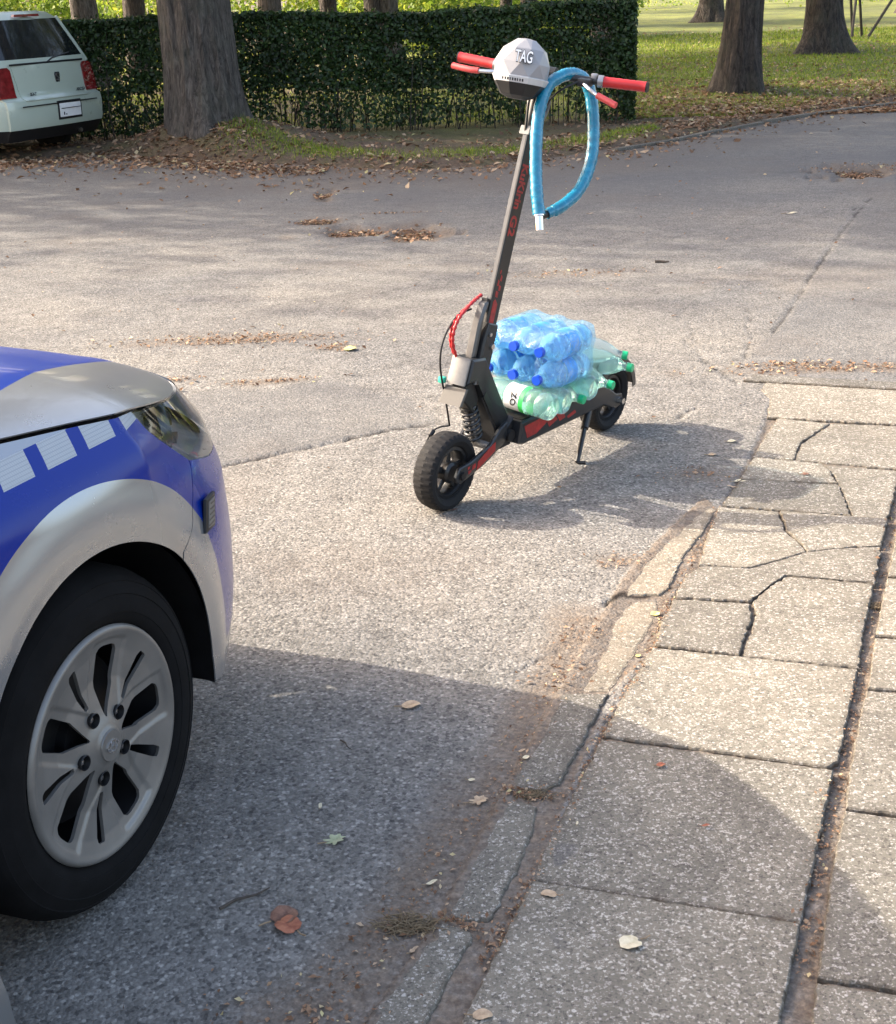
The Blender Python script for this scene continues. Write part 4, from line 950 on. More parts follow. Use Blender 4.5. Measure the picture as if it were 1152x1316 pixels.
    fr = lambda x, y, hh: M4 @ Vector((x, y, hh))
    em.prism([(-.0105, -.0068), (-.0060, .0088), (-.0032, .0094), (-.0072, -.0078)], .0065, .0096, fr).prism([(.0105, .0068), (.0060, -.0088), (.0032, -.0094), (.0072, .0078)], .0065, .0096, fr)
    em.prism([(-.0062, -.0030), (-.0052, .0000), (.0062, .0032), (.0052, .0000)], .0065, .0094, fr)
    em.build('emblem', MAT['chrome'], t, False)
    MB().lathe([(.10, -.10), (.155, -.10), (.155, -.085), (.10, -.085)], M4, 40).build('brake_disc', MAT['graphite'], t)
    # liner
    return t
for xc in (0, RWB):
    for sd in (-1, 1): wheel(xc, sd)
for xc in (0, RWB):
    for sd in (-1, 1):
        mb = MB()
        M4 = Matrix(((1, 0, 0, xc), (0, 0, sd, sd * .845), (0, 1, 0, .315), (0, 0, 0, 1)))
        mb.lathe([(.366, .0), (.372, -.02), (.372, -.30), (.0, -.30)], M4, 40, math.radians(-9), math.radians(189))
        mb.build('wheel_arch_liner', MAT['black'], car)

# ------------------------------------------------------------------ small pale green hatchback, seen from behind
def hatchback():
    # local: x to the right of the car, y forwards, z up; origin on the ground under the tailgate centre
    c = (-4.0, 15.4); t = thing('hatchback', 'small pale green-white hatchback parked at the far left beside the hedge, rear towards us', 'car', (c[0], c[1], 0), math.radians(65))
    B = MAT['mint']
    def hw(z): return lerp(z, [.18, .30, .50, .62, .80, .93, 1.0, 1.38, 1.44], [.77, .80, .815, .815, .80, .775, .74, .575, .50])
    def yb(z): return lerp(z, [.2, .30, .33, .52, .60, .62, .66, .95, 1.38, 1.45], [.06, .0, -.03, -.035, -.02, .03, .05, .085, .27, .36])
    zs = [.20, .28, .32, .36, .44, .52, .575, .60, .615, .64, .70, .78, .86, .94, 1.0]
    ys = [0, .03, .08, .16, .3, .6, 1.2, 2.0, 2.7, 3.1, 3.3, 3.42]
    def ring(z):
        w = hw(z); R = []
        fr = lambda y: w * (1 - .10 * max(0, (y - 2.4)) ** 1.5)
        for y in reversed(ys): R.append((-fr(y) * (.93 if y < .04 else (.975 if y < .09 else 1)), yb(z) + y))
        for x in np.linspace(-.86, .86, 13): R.append((x * w, yb(z) - .055 * (1 - (x / 1.0) ** 2) ** 1.0))
        for y in ys: R.append((fr(y) * (.93 if y < .04 else (.975 if y < .09 else 1)), yb(z) + y))
        return R
    V = []; n = len(ring(.3))
    for z in zs: V += [(p[0], p[1], z) for p in ring(z)]
    q = [(i * n + k, i * n + (k + 1) % n, (i + 1) * n + (k + 1) % n, (i + 1) * n + k) for i in range(len(zs) - 1) for k in range(n)]
    q.append(tuple((len(zs) - 1) * n + k for k in range(n)))
    nl = 1
    MB().add(V[:n * 3], [a for a in q if max(a) < n * 3]).build('lower_bumper', MAT['black'], t)
    MB().add(V, [a for a in q if (min(a) >= n * 2)]).build('body', B, t, True, 35)
    # greenhouse: dark glass with mint pillars and roof
    def gr(z, k=0): w = hw(z) + k; return w, yb(z)
    G_ = MB(); V = []; gz = [.94, 1.10, 1.25, 1.38]
    for z in gz:
        w, y = gr(z, -.02)
        for p in ((-w, y + 2.0 - (z - .94) * 1.6), (-w, y + .05), (-w * .93, y), (-w * .5, y - .03), (0, y - .04), (w * .5, y - .03), (w * .93, y), (w, y + .05), (w, y + 2.0 - (z - .94) * 1.6)): V.append((p[0], p[1], z))
    G_.add(V, [(i * 9 + k, i * 9 + (k + 1) % 9, (i + 1) * 9 + (k + 1) % 9, (i + 1) * 9 + k) for i in range(3) for k in range(9)]); G_.build('windows', MAT['dark_glass'], t)
    R = MB(); V = []
    for z, k in ((1.375, .012), (1.41, 0), (1.445, -.05), (1.46, -.18)):
        w = hw(min(z, 1.40)) + k + (.0 if z < 1.44 else 0); y = yb(1.38) + (z - 1.375) * 1.1
        y1 = yb(1.38) + 1.35 - (z - 1.375) * 1.2
        V += [(-w, y1, z), (-w, y + .08, z), (-w * .92, y, z), (0, y - .05, z), (w * .92, y, z), (w, y + .08, z), (w, y1, z)]
    R.add(V, [(i * 7 + k, i * 7 + (k + 1) % 7, (i + 1) * 7 + (k + 1) % 7, (i + 1) * 7 + k) for i in range(3) for k in range(7)] + [tuple(range(21, 28))]); R.build('roof', B, t)
    MB().prism([(-.20, 1.405), (.20, 1.405), (.19, 1.43), (-.19, 1.43)], .20, .235, lambda x, z, h: Vector((x, h + .02, z))).build('high_brake_lamp', MAT['dark_red'], t)
    for s_ in (-1, 1):
        MB().tube([(s_ * (hw(.93)), yb(.93) + .06, .93), (s_ * (hw(1.15) + .0), yb(1.15) + .05, 1.15), (s_ * (hw(1.38) - .0), yb(1.38) + .06, 1.39)], .030, 8).build('pillar', B, t)
        MB().tube([(s_ * hw(.93), yb(.93) + 1.0, .93), (s_ * hw(1.38), yb(1.38) + .9, 1.39)], .028, 8).build('pillar', B, t)
    MB().tube([(0, yb(.96) - .062, .955), (.10, yb(1.0) - .062, .99), (.42, yb(1.04) - .050, 1.03)], .008, 6).build('rear_wiper', MAT['black'], t)
    MB().box((0, yb(.955) - .056, .952), (1.16, .010, .020), None, .003).build('window_seal', MAT['black'], t)
    # tailgate panel, raised
    def tf(x, z, h): return Vector((x, yb(z) - .055 * (1 - (x / hw(z)) ** 2) - h, z))
    def panel(name, poly, a, b, mat, par, bev=.004, N=1):
        # subdivide poly edges so that it follows the rear surface: build as a grid clipped polygon
        xs_ = np.linspace(min(p[0] for p in poly), max(p[0] for p in poly), 17); zs_ = np.linspace(min(p[1] for p in poly), max(p[1] for p in poly), 13)
        P_ = [Vector((x, 0, z)) for x in xs_ for z in zs_]; Q_ = [(i * 13 + j, (i + 1) * 13 + j, (i + 1) * 13 + j + 1, i * 13 + j + 1) for i in range(16) for j in range(12)]
        m = len(poly); sd = []
        for i in range(m):
            p0, p1 = poly[i], poly[(i + 1) % m]; L = math.hypot(p1[0] - p0[0], p1[1] - p0[1])
            sd.append(lambda p, p0=p0, p1=p1, L=L: -((p.x - p0[0]) * (p1[1] - p0[1]) - (p.z - p0[1]) * (p1[0] - p0[0])) / L)
        return trimmed(name, P_, Q_, sd, mat, par, b - a, lambda p: tf(p.x, p.z, b))
    tg = panel('tailgate', [(-.50, .60), (.50, .60), (.545, .94), (-.545, .94)], 0, .010, B, t)
    for s_ in (-1, 1):
        pts = [(s_ * .565, .635), (s_ * .78, .635), (s_ * .775, .80), (s_ * .74, .915), (s_ * .68, .93), (s_ * .60, .93), (s_ * .57, .90)]
        if s_ < 0: pts = pts[::-1]
        panel('tail_light', pts, -.01, .014, MAT['dark_red'], t)
    panel('number_plate_recess', [(-.06, .375), (.34, .375), (.34, .565), (-.06, .565)], -.01, .0035, MAT['black'], t)
    pt = panel('number_plate', [(-.035, .40), (.315, .40), (.315, .54), (-.035, .54)], 0, .010, MAT['white'], t)
    MB().box((.14, yb(.47) - .0715, .487), (.32, .004, .007)).box((.02, yb(.44) - .0705, .435), (.012, .004, .030)).box((.055, yb(.44) - .0705, .425), (.010, .004, .012)).build('plate_marks', MAT['graphite'], pt)
    MB().box((0, -.093, .545), (1.2, .012, .012), None, .003).build('bumper_groove', MAT['black'], t)
    # emblem: stylised S in a rounded chrome shield, and small lettering
    fr = lambda x, z, h: Vector((x + .10, yb(.80) - .062 - h, z + .80))
    em = MB().prism([(-.034, -.044), (-.040, .036), (-.030, .050), (.030, .050), (.040, .036), (.034, -.044), (.026, -.052), (-.026, -.052)], 0, .010, fr, .003).build('emblem', MAT['graphite'], tg)
    MB().prism([(-.026, .018), (-.022, .036), (.026, .036), (.026, .022), (-.004, .022)], .010, .013, fr).prism([(.026, -.018), (.022, -.036), (-.026, -.036), (-.026, -.022), (.004, -.022)], .010, .013, fr).prism([(-.026, .016), (-.006, .016), (.026, -.016), (.006, -.016)], .010, .013, fr).build('emblem_letter', MAT['steel'], em, False)
    for tx, x in (('SEAT', -.36), ('AROSA', .43)):
        text_mesh('lettering', tx, .045, MAT['graphite'], tg, Matrix.Translation((x, yb(.65) - .060 - (.028 if abs(x) < .4 else .012), .655)) @ Matrix.Rotation(math.radians(90), 4, 'X'), .001, bold=.001)
    for s_ in (-1, 1):
        for yy in (.62, 2.92):
            M4 = Matrix(((0, 0, s_, s_ * .735), (1, 0, 0, yy), (0, 1, 0, .27), (0, 0, 0, 1)))
            w = MB().lathe([(.17, -.14), (.25, -.15), (.268, -.13), (.27, -.03), (.25, .0), (.17, .0), (.16, -.03), (0, -.03)], M4, 32).build('wheel', MAT['rubber'], t)
    MB().box((-.05, -.045, .335), (.10, .02, .02)).build('fog_lamp', MAT['dark_red'], t)
    MB().tube([(.36, .1, .24), (.36, -.03, .235)], .022, 12).build('exhaust', MAT['steel'], t)
hatchback()
# ------------------------------------------------------------------ electric scooter
s_fw = at(570, 653); s_rw = at(772, 551); s_u = s_fw - s_rw; WB = float(np.linalg.norm(s_u)); s_u /= WB
s_l = np.array([-s_u[1], s_u[0], 0]); LEAN = math.radians(5)
s_up = np.array([0, 0, 1]) * math.cos(LEAN) + s_l * math.sin(LEAN); s_n = s_l * math.cos(LEAN) - np.array([0, 0, 1]) * math.sin(LEAN)
SM = Matrix(((s_u[0], s_n[0], s_up[0], s_rw[0]), (s_u[1], s_n[1], s_up[1], s_rw[1]), (s_u[2], s_n[2], s_up[2], 0), (0, 0, 0, 1)))
def loc_of(p): return SM.inverted() @ Vector(p)
def pix(px, py, w=0.0):
    """local scooter coordinates of a photograph pixel on the lengthwise plane at side offset w"""
    d = _R * (px - CX) / FPX - _U * (py - CY) / FPX + _F; o = np.array([0, 0, CH]); t = ((s_rw + s_n * w - o) @ s_n) / (d @ s_n); return loc_of(o + d * t)
sco = bpy.data.objects.new('electric_scooter', None); COL.objects.link(sco); sco.matrix_world = SM
tag(sco, 'black electric scooter with red grips on its kickstand, deck loaded with water bottles', 'scooter')
def fu(w0):  # (u, z) polygon at side offset
    return lambda x, z, h: Vector((x, h, z))
FU = fu(0)
MAT['scooter_black'] = plain('scooter_black', (.010, .0105, .012), .45, .1, .2, coat=.12)
MAT['tread'] = plain('scooter_tyre', (.013, .013, .014), .8, var=.25, bump=.2, spec=.25)

def scooter_wheel(u0, nm):
    M4 = Matrix(((1, 0, 0, u0), (0, 0, 1, 0), (0, 1, 0, .127), (0, 0, 0, 1)))
    t = link(nm, None, sco)
    pr = [(.083, -.020), (.088, -.030), (.104, -.039), (.116, -.037), (.1225, -.029), (.1262, -.014), (.127, 0), (.1262, .014), (.1225, .029), (.116, .037), (.104, .039), (.088, .030), (.083, .020)]
    n = 144; V = []; 
    for i, (r, z) in enumerate(pr):
        for k in range(n):
            a = 2 * math.pi * k / n; g_ = 0
            if 3 <= i <= 9:
                sh = 1 if i < 6 else -1
                g_ = .0030 if (k + (2 if i in (4, 5, 7, 8) else 0)) % 4 == 0 else 0
                if i in (5, 7): g_ = max(g_, .0018)
            V.append(M4 @ Vector(((r - g_) * math.cos(a), (r - g_) * math.sin(a), z)))
    MB().add(V, [(i * n + k, i * n + (k + 1) % n, (i + 1) * n + (k + 1) % n, (i + 1) * n + k) for i in range(len(pr) - 1) for k in range(n)]).build('tyre', MAT['tread'], t, True, 25)
    mb = MB().lathe([(.084, -.024), (.074, -.026), (.068, -.018), (.068, .018), (.074, .026), (.084, .024), (.084, -.024)], M4, 48)
    mb.build('rim', MAT['scooter_black'], t)
    for k in range(5):
        a = 2 * math.pi * k / 5 + .4; c, s_ = math.cos(a), math.sin(a)
        fr = lambda x, y, h, c=c, s_=s_: M4 @ Vector((x * c - y * s_, x * s_ + y * c, h))
        MB().prism([(.026, -.012), (.072, -.006), (.072, .006), (.026, .012)], -.012, .012, fr, .003).build('spoke', MAT['scooter_black'], t)
    MB().lathe([(0, -.032), (.026, -.032), (.034, -.024), (.034, .024), (.026, .032), (0, .032)], M4, 32).build('hub', MAT['scooter_black'], t)
    MB().lathe([(0, .030), (.048, .030), (.052, .033), (0, .0335)], M4 @ Matrix.Translation((0, 0, -.064)), 32).build('brake_disc', MAT['steel'], t)
    return t
scooter_wheel(0.0, 'rear_wheel'); fwh = scooter_wheel(WB, 'front_wheel')

# deck, its mat, side prints
MB().prism([(.125, .160), (.16, .150), (.672, .150), (.700, .160), (.690, .232), (.15, .232), (.12, .215)], -.092, .092, FU, .006).build('deck', MAT['graphite'], sco)
MB().prism([(.16, .2321), (.675, .2321), (.675, .236), (.16, .236)], -.080, .080, FU, .001).build('deck_mat', MAT['black'], sco)
def decal(polys, w, parent, mat='red_print'):
    mb = MB()
    for P in polys: mb.prism(P, w, w + .0008, FU)
    return mb.build('red_graphic', MAT[mat], parent, False)
decal([[(.655, .170), (.675, .215), (.56, .218), (.53, .196), (.60, .170)], [(.52, .172), (.55, .212), (.50, .214), (.47, .186)], [(.455, .175), (.48, .205), (.44, .208), (.42, .180)], [(.40, .170), (.41, .180), (.36, .190), (.35, .178)]], .0921, sco)
# neck: side frame with recessed bay
neck = MB().prism([(.905, .478), (.835, .470), (.690, .245), (.665, .165), (.745, .150), (.765, .215), (.845, .340), (.880, .415), (.930, .405)], -.040, .040, FU, .006).build('neck_frame', MAT['graphite'], sco)
MB().prism([(.845, .335), (.88, .41), (.925, .395), (.930, .350), (.87, .29)], -.026, .026, FU, .004).build('steering_knuckle', MAT['black'], sco)
MB().prism([(.765, .225), (.845, .345), (.83, .36), (.74, .225)], -.0405, .0415, FU, .0005).build('bay_rib', MAT['black'], sco)
MB().prism([(.690, .245), (.7, .150), (.76, .150), (.76, .2)], -.060, .060, FU, .006).build('pivot_block', MAT['scooter_black'], sco)
# two light plates on the front of the neck
f0, f1, f2 = (.905, .480), (.934, .400), (.962, .340)
MB().prism([(f0[0] + .002, f0[1]), (f1[0] + .002, f1[1]), (f1[0] + .009, f1[1] + .002), (f0[0] + .009, f0[1] + .003)], -.034, .034, FU, .002).build('front_plate', MAT['light_grey'], sco)
MB().prism([(f1[0] - .006, f1[1] - .010), (f2[0] - .004, f2[1]), (f2[0] + .008, f2[1] + .003), (f1[0] + .004, f1[1] - .008)], -.042, .042, FU, .003).build('lower_front_plate', plain('sand_grey_plate', (.075, .07, .062), .6, .1), sco)
MB().box((.94, -.052, .405), (.018, .022, .02), None, .004).build('cable_clip', plain('teal_plastic', (.05, .45, .33), .4), sco)
# swing arms with prints, spring strut
AXL = (WB, .127)
arm_poly = [(WB + .030, .127), (WB + .024, .108), (WB + .004, .101), (WB - .05, .112), (WB - .13, .128), (.755, .165), (.735, .180), (.735, .240), (.775, .225), (.825, .185), (WB - .05, .158), (WB + .01, .154)]
for s_ in (-1, 1):
    a_ = MB().prism(arm_poly, s_ * .052, s_ * .066, FU, .003).build('swing_arm', MAT['graphite'], sco)
    if s_ > 0:
        decal([[(.900, .122), (.80, .160), (.80, .190), (.835, .178), (.895, .150)], [(.925, .130), (.906, .135), (.908, .150), (.925, .146)], [(.945, .122), (.930, .126), (.931, .135), (.946, .133)], [(.950, .138), (.938, .140), (.938, .148), (.948, .147)]], .0662, a_)
    MB().cyl((WB, s_ * .058, .127), (WB, s_ * .074, .127), .013, n=6).build('axle_nut', MAT['steel'] if s_ < 0 else MAT['black'], a_, False)
MB().tube([(.72, -.07, .19), (.72, .075, .19)], .020, 16).build('pivot_bolt', MAT['black'], sco)
hx = []; p0, p1 = Vector((.872, 0, .335)), Vector((.820, 0, .178)); ax = (p1 - p0); e1 = Vector((0, 1, 0)); e2 = ax.normalized().cross(e1)
for k in range(150):
    t = k / 149; a = t * 2 * math.pi * 6.5; hx.append(p0 + ax * (.12 + .76 * t) + (e1 * math.cos(a) + e2 * math.sin(a)) * .025)
MB().tube(hx, .0052, 8).build('spring', MAT['graphite'], sco)
MB().cyl(p0, p1, .012).cyl(p0, p0 + ax * .3, .019).build('damper', MAT['steel'], sco)
MB().cyl(p1 + Vector((0, -.055, 0)), p1 + Vector((0, .055, 0)), .013).build('spring_mount', MAT['light_grey'], sco)
# rear arms and mudguard
for s_ in (-1, 1):
    MB().prism([(-.028, .127), (-.018, .106), (.01, .100), (.16, .155), (.16, .215), (.12, .215), (.02, .155), (-.02, .148)], s_ * .050, s_ * .066, FU, .003).build('rear_arm', MAT['graphite'], sco)
    MB().cyl((0, s_ * .06, .127), (0, s_ * .085, .127), .012, n=6).build('rear_axle_nut', MAT['steel'], sco, False)
mb = MB(); V = []; AA = np.radians(np.linspace(172, 48, 16)); prof = [(-.052, .125), (-.050, .150), (-.040, .158), (.040, .158), (.050, .150), (.052, .125)]
for a in AA:
    for w, r in prof: V.append((r * math.cos(a) + .0, w, .127 + r * math.sin(a)))
mb.add(V, [(i * 6 + k, i * 6 + k + 1, (i + 1) * 6 + k + 1, (i + 1) * 6 + k) for i in range(15) for k in range(5)]); o = mb.build('rear_mudguard', MAT['graphite'], sco); m_ = o.modifiers.new('t', 'SOLIDIFY'); m_.thickness = .003
MB().box((.085, 0, .265), (.10, .085, .055), Matrix.Rotation(.25, 3, 'Y'), .012).build('tail_block', plain('worn_grey_plastic', (.14, .14, .14), .5), sco)
# kickstand reaching the ground
kt = loc_of(at(742, 594, .006)); kf = loc_of(at(753, 594.5, .006)); kb_ = Vector((.235, .075, .150))
MB().tube([kb_, kb_ + (kt - kb_) * .35], .014, 10).tube([kb_ + (kt - kb_) * .3, kt], .0085, 10).tube([kt, kf], .006, 8).build('kickstand', MAT['scooter_black'], sco)

# stem
SB, ST = Vector((.808, 0, .500)), Vector((.607, 0, 1.135)); sv = (ST - SB).normalized(); sf = Vector((sv.z, 0, -sv.x))      # sf points forward, square to the stem
def SF(x, y, h): return SB + sv * y + sf * x + Vector((0, h, 0))
SLn = (ST - SB).length
MB().prism([(-.036, 0), (.022, 0), (.022, SLn), (-.036, SLn)], -.006, .015, SF, .003).build('stem', MAT['scooter_black'], sco)
MB().prism([(.0212, .015), (.0222, .015), (.0222, SLn - .003), (.0212, SLn - .003)], -.004, .008, SF).build('stem_front_strip', plain('stem_strip', (.085, .085, .086), .45, .2), sco, False)
MB().prism([(-.030, -.085), (.034, -.085), (.034, .015), (.026, .07), (-.026, .07), (-.030, .02)], -.030, .030, SF, .005).build('folding_joint', MAT['scooter_black'], sco)
lv = MB().prism([(.036, -.045), (.058, -.045), (.062, .060), (.050, .125), (.034, .135), (.030, .12), (.038, .09)], -.016, .016, SF, .006).build('folding_latch', plain('worn_latch', (.10, .098, .095), .4, .4), sco)
MB().prism([(.028, .10), (.036, .10), (.040, .142), (.026, .142)], -.012, .012, SF, .003).build('latch_hook', MAT['black'], lv)
MB().cyl(SF(-.012, .0, .030), SF(-.012, .0, .036), .009, n=14).cyl(SF(.012, .035, .030), SF(.012, .035, .035), .006, n=12).build('joint_bolt', MAT['steel'], sco)
MB().prism([(-.030, -.125), (.040, -.125), (.038, -.083), (-.028, -.083)], -.036, .036, SF, .004).build('head_clamp', MAT['light_grey'], sco)
TM = Matrix.Identity(4)
def side_text(body, ypos, size, name, sx=1.0, x=-.007, bold=.0012):
    # reads downwards along the left face of the stem
    o = SF(x, ypos, .0152); X = -sv; Z = Vector((0, 1, 0)); Y = Z.cross(X)
    M4 = Matrix(((X.x, Y.x, Z.x, o.x), (X.y, Y.y, Z.y, o.y), (X.z, Y.z, Z.z, o.z), (0, 0, 0, 1)))
    return text_mesh(name, body, size, MAT['red_print'], sco, M4, .0003, 'CENTER', sx, 0, bold)
side_text('KuKirin', .492, .048, 'stem_lettering', .92, 0, .0016); side_text('G2', .372, .048, 'stem_lettering', 1.1, 0, .0016)
mb = MB()
for P in ([(-.014, .05), (.012, .05), (.012, .135), (.004, .145), (-.014, .130)], [(-.006, .150), (.008, .152), (.010, .170), (-.004, .168)], [(-.012, .172), (-.001, .172), (.000, .190), (-.012, .186)], [(.002, .186), (.011, .186), (.010, .205), (.002, .200)], [(-.008, .200), (.001, .204), (.000, .222), (-.009, .216)], [(.003, .222), (.009, .224), (.008, .236), (.003, .234)]):
    mb.prism(P, .0151, .0156, SF)
mb.build('stem_graphic', MAT['red_print'], sco, False)
# steering tube
HT = SF(0, SLn + .165, 0)
MB().cyl(SF(0, SLn - .01, 0), HT, .0165).build('steering_tube', MAT['scooter_black'], sco)
MB().prism([(-.026, SLn - .02), (.025, SLn - .02), (.022, SLn + .006), (-.022, SLn + .006)], -.020, .020, SF, .004).build('stem_collar', MAT['light_grey'], sco)
# cables
def curve(pts, n=40):
    P = [Vector(p) for p in pts]; P = [P[0] * 2 - P[1]] + P + [P[-1] * 2 - P[-2]]; out = []
    for i in range(1, len(P) - 2):
        for k in range(n // (len(P) - 3) + 1):
            t = k / (n // (len(P) - 3) + 1); a, b, c, d = P[i - 1:i + 3]
            out.append(.5 * ((2 * b) + (c - a) * t + (2 * a - 5 * b + 4 * c - d) * t * t + (3 * b - a - 3 * c + d) * t ** 3))
    out.append(P[-2]); return out
MB().tube(curve([SF(.0, SLn + .12, -.02), SF(.030, SLn + .08, -.005), SF(.026, SLn + .02, .0), SF(.015, SLn - .03, .0)]), .0045, 8).build('brake_cable', MAT['black'], sco)
MB().tube(curve([SF(-.01, SLn + .13, .02), SF(-.045, SLn + .09, .02), SF(-.040, SLn + .03, .012), SF(-.015, SLn - .015, .005)]), .0058, 8).build('cable_loop', MAT['light_grey'], sco)
for k_, (dx, dw, cm) in enumerate(((0, -.022, 'red'), (.012, -.034, 'red'))):
    pth = curve([pix(619, 379, dw), pix(605, 391, dw), pix(588 - dx * 300, 413, dw), pix(582 - dx * 200, 440, dw), pix(590, 468, dw)], 60)
    MB().tube(pth, [.0052 + .0012 * math.sin(i * 1.4) for i in range(len(pth))], 9).build('coiled_cable', MAT['red'], sco)
MB().tube(curve([pix(606, 397, -.03), pix(588, 406, -.035), pix(571, 435, -.04), pix(566, 470, -.04), pix(574, 520, -.045), pix(578, 547, -.045)], 60), .0032, 7).build('front_brake_cable', MAT['black'], sco)
MB().tube(curve([pix(578, 547, -.045), pix(565, 549, -.055), pix(555, 556, -.06), pix(545, 575, -.06), pix(536, 598, -.058)], 40), .0028, 7).cyl(pix(557, 553, -.055), pix(553, 560, -.055), .008).build('hub_cable', MAT['black'], sco)

# handlebar group, turned a little about the steering axis
HB = link('handlebar', None, sco); STE = math.radians(13); HBc = HT + Vector((-.010, .012, 0))
RM = Matrix.Translation(HBc) @ Matrix.Rotation(STE, 4, sv); HB.matrix_local = RM
L_ = .30
def bx_(w, du=0, dz=0): return (du, w, dz)
MB().tube(curve([(-.035, -L_, .004), (-.02, -.16, .0), (0, -.06, 0), (0, .06, 0), (-.02, .16, 0), (-.035, L_, .004)], 30), .0112, 12).build('bar', MAT['scooter_black'], HB)
def hp(w, du=0., dz=0.):
    k = min(1, max(0, (abs(w) - .06) / .24)); return Vector((-.035 * k + du, w, .004 * k + dz))
for s_ in (-1, 1):
    g_ = MB(); n = 14; pth = [hp(s_ * w) for w in np.linspace(.175, .303, n)]; g_.tube(pth, [.0165 if k in (0, n - 1) else .0150 + .0007 * (k % 2) for k in range(n)], 16); g_.build('grip', MAT['red'], HB)
    MB().tube([hp(s_ * .302), hp(s_ * .309)], .0155, 16).build('grip_cap', MAT['black'], HB)
    MB().tube([hp(s_ * .160), hp(s_ * .176)], .0185, 16).build('clamp_ring', plain('clamp_grey', (.30, .30, .31), .3, .7), HB)
    lvp = curve([hp(.125, .028, -.008), hp(.15, .050, -.018), hp(.175, .068, -.028), hp(.20, .078, -.034)] if s_ > 0 else [hp(s_ * .125, .028, -.008), hp(s_ * .16, .050, -.014), hp(s_ * .20, .060, -.018), hp(s_ * .232, .062, -.020)], 16)
    lv = MB().tube(lvp, [.0058] * len(lvp), 8).build('brake_lever', MAT['steel'], HB)
    MB().tube(curve([hp(.185, .073, -.031), hp(.21, .084, -.038), hp(.235, .094, -.045), hp(.250, .100, -.049)] if s_ > 0 else [hp(s_ * .205, .061, -.018), hp(s_ * .235, .063, -.020), hp(s_ * .29, .058, -.020), hp(s_ * .300, .057, -.019)], 12), [.0075, .0095, .0105, .0105, .0105, .0105, .0105, .0105, .0105, .0105, .0100, .0090, .007][:13] if False else .0098, 10).build('lever_sleeve', plain('sleeve_red', (.48, .05, .05), .45, var=.15), lv)
    MB().box(hp(s_ * .125, .012, -.006), (.045, .040, .024), None, .006).build('lever_mount', MAT['scooter_black'], HB)
    MB().tube(curve([hp(s_ * .11, .03, -.004), hp(s_ * .07, .05, -.03), hp(s_ * .03, .03, -.07), (-.0, s_ * .01, -.11)], 20), .0032, 6).build('lever_cable', MAT['black'], HB)
MB().box(hp(-.145, .0, .012), (.030, .022, .026), None, .006).build('throttle', MAT['steel'], HB)
MB().box(hp(.145, -.008, .010), (.022, .020, .020), None, .005).build('bell', plain('bell_grey', (.28, .28, .30), .3, .5), HB)
MB().tube([(0, -.03, 0), (0, .03, 0)], .024, 16).build('bar_clamp', MAT['scooter_black'], HB)
# faceted lamp cover: pale upper shell, black chin, printed band
cpx = loc_of(at(671, 88, 0)); cc = pix(671, 87, 0); C0 = RM.inverted() @ cc
vd = (SM.inverted() @ Vector((0, 0, CH)) - cc).normalized()       # roughly where it faces
fwd = (RM.inverted().to_3x3() @ vd); fwd = (fwd + Vector((.25, -.25, .1))).normalized(); sdv = Vector((0, 0, 1)).cross(fwd).normalized(); upv = fwd.cross(sdv)
def CF(x, y, z): return C0 + sdv * x + fwd * y + upv * z
def facet(rows, n, a0=0.0):
    V = []; 
    for i, (r, z, yo) in enumerate(rows):
        for k in range(n):
            a = 2 * math.pi * (k + .5 * (i % 2)) / n + a0; V.append(CF(r * math.cos(a), yo + r * .86 * math.sin(a), z))
    F = []
    for i in range(len(rows) - 1):
        for k in range(n):
            a, b = i * n + k, i * n + (k + 1) % n; c, d = (i + 1) * n + k, (i + 1) * n + (k + 1) % n
            if i % 2 == 0: F += [(a, b, c), (b, d, c)]
            else: F += [(a, b, d), (a, d, c)]
    return V, F + [tuple(range(n)), tuple((len(rows) - 1) * n + k for k in range(n))]
MAT['cover_shell'] = plain('pale_cover', (.27, .27, .28), .38, 0, .06, 5, coat=.2)
def ring_rows(rows, n):
    V = [CF(r * math.cos(2 * math.pi * k / n + .35), yo + r * .86 * math.sin(2 * math.pi * k / n + .35), z) for (r, z, yo) in rows for k in range(n)]
    F = [(i * n + k, i * n + (k + 1) % n, (i + 1) * n + (k + 1) % n, (i + 1) * n + k) for i in range(len(rows) - 1) for k in range(n)]
    return V, F + [tuple(range(n)), tuple((len(rows) - 1) * n + k for k in range(n))]
lc = MB().add(*facet([(.083, -.028, 0), (.084, .012, 0), (.067, .052, 0), (.028, .080, -.005), (.010, .083, -.006)], 9, .35)).build('lamp_cover', MAT['cover_shell'], HB, False)
MB().add(*ring_rows([(.078, -.046, 0), (.0865, -.030, 0), (.0865, -.027, 0), (.080, -.025, 0)], 9)).build('cover_band', plain('white_band', (.50, .51, .52), .35), lc, False)
MB().add(*ring_rows([(.030, -.090, 0), (.055, -.080, 0), (.079, -.0465, 0)], 9)).build('cover_chin', MAT['scooter_black'], lc, False)
def face_mat(x, z, tilt):
    X = sdv; N = (fwd * math.cos(tilt) + upv * math.sin(tilt)).normalized(); Y = N.cross(X); return X, Y, N
def on_cover(a, z, r, tilt, out=.002):
    """frame on the shell at bearing a from the facing direction"""
    nrm = (fwd * math.cos(a) + sdv * math.sin(a)); X = (sdv * math.cos(a) - fwd * math.sin(a)); N = (nrm * math.cos(tilt) + upv * math.sin(tilt)).normalized(); Y = N.cross(X)
    o = CF(math.sin(a) * r, math.cos(a) * r * .86, z) + N * out; return Matrix(((X.x, Y.x, N.x, o.x), (X.y, Y.y, N.y, o.y), (X.z, Y.z, N.z, o.z), (0, 0, 0, 1)))
text_mesh('cover_lettering', 'TAG', .050, MAT['graphite'], lc, on_cover(.25, .024, .083, .35, .0045), .0005, 'CENTER', .52, 0, .0030)
text_mesh('cover_lettering', 'TAG', .050, MAT['white'], lc, on_cover(.25, .024, .083, .35, .0056), .0005, 'CENTER', .52, 0, .0008)
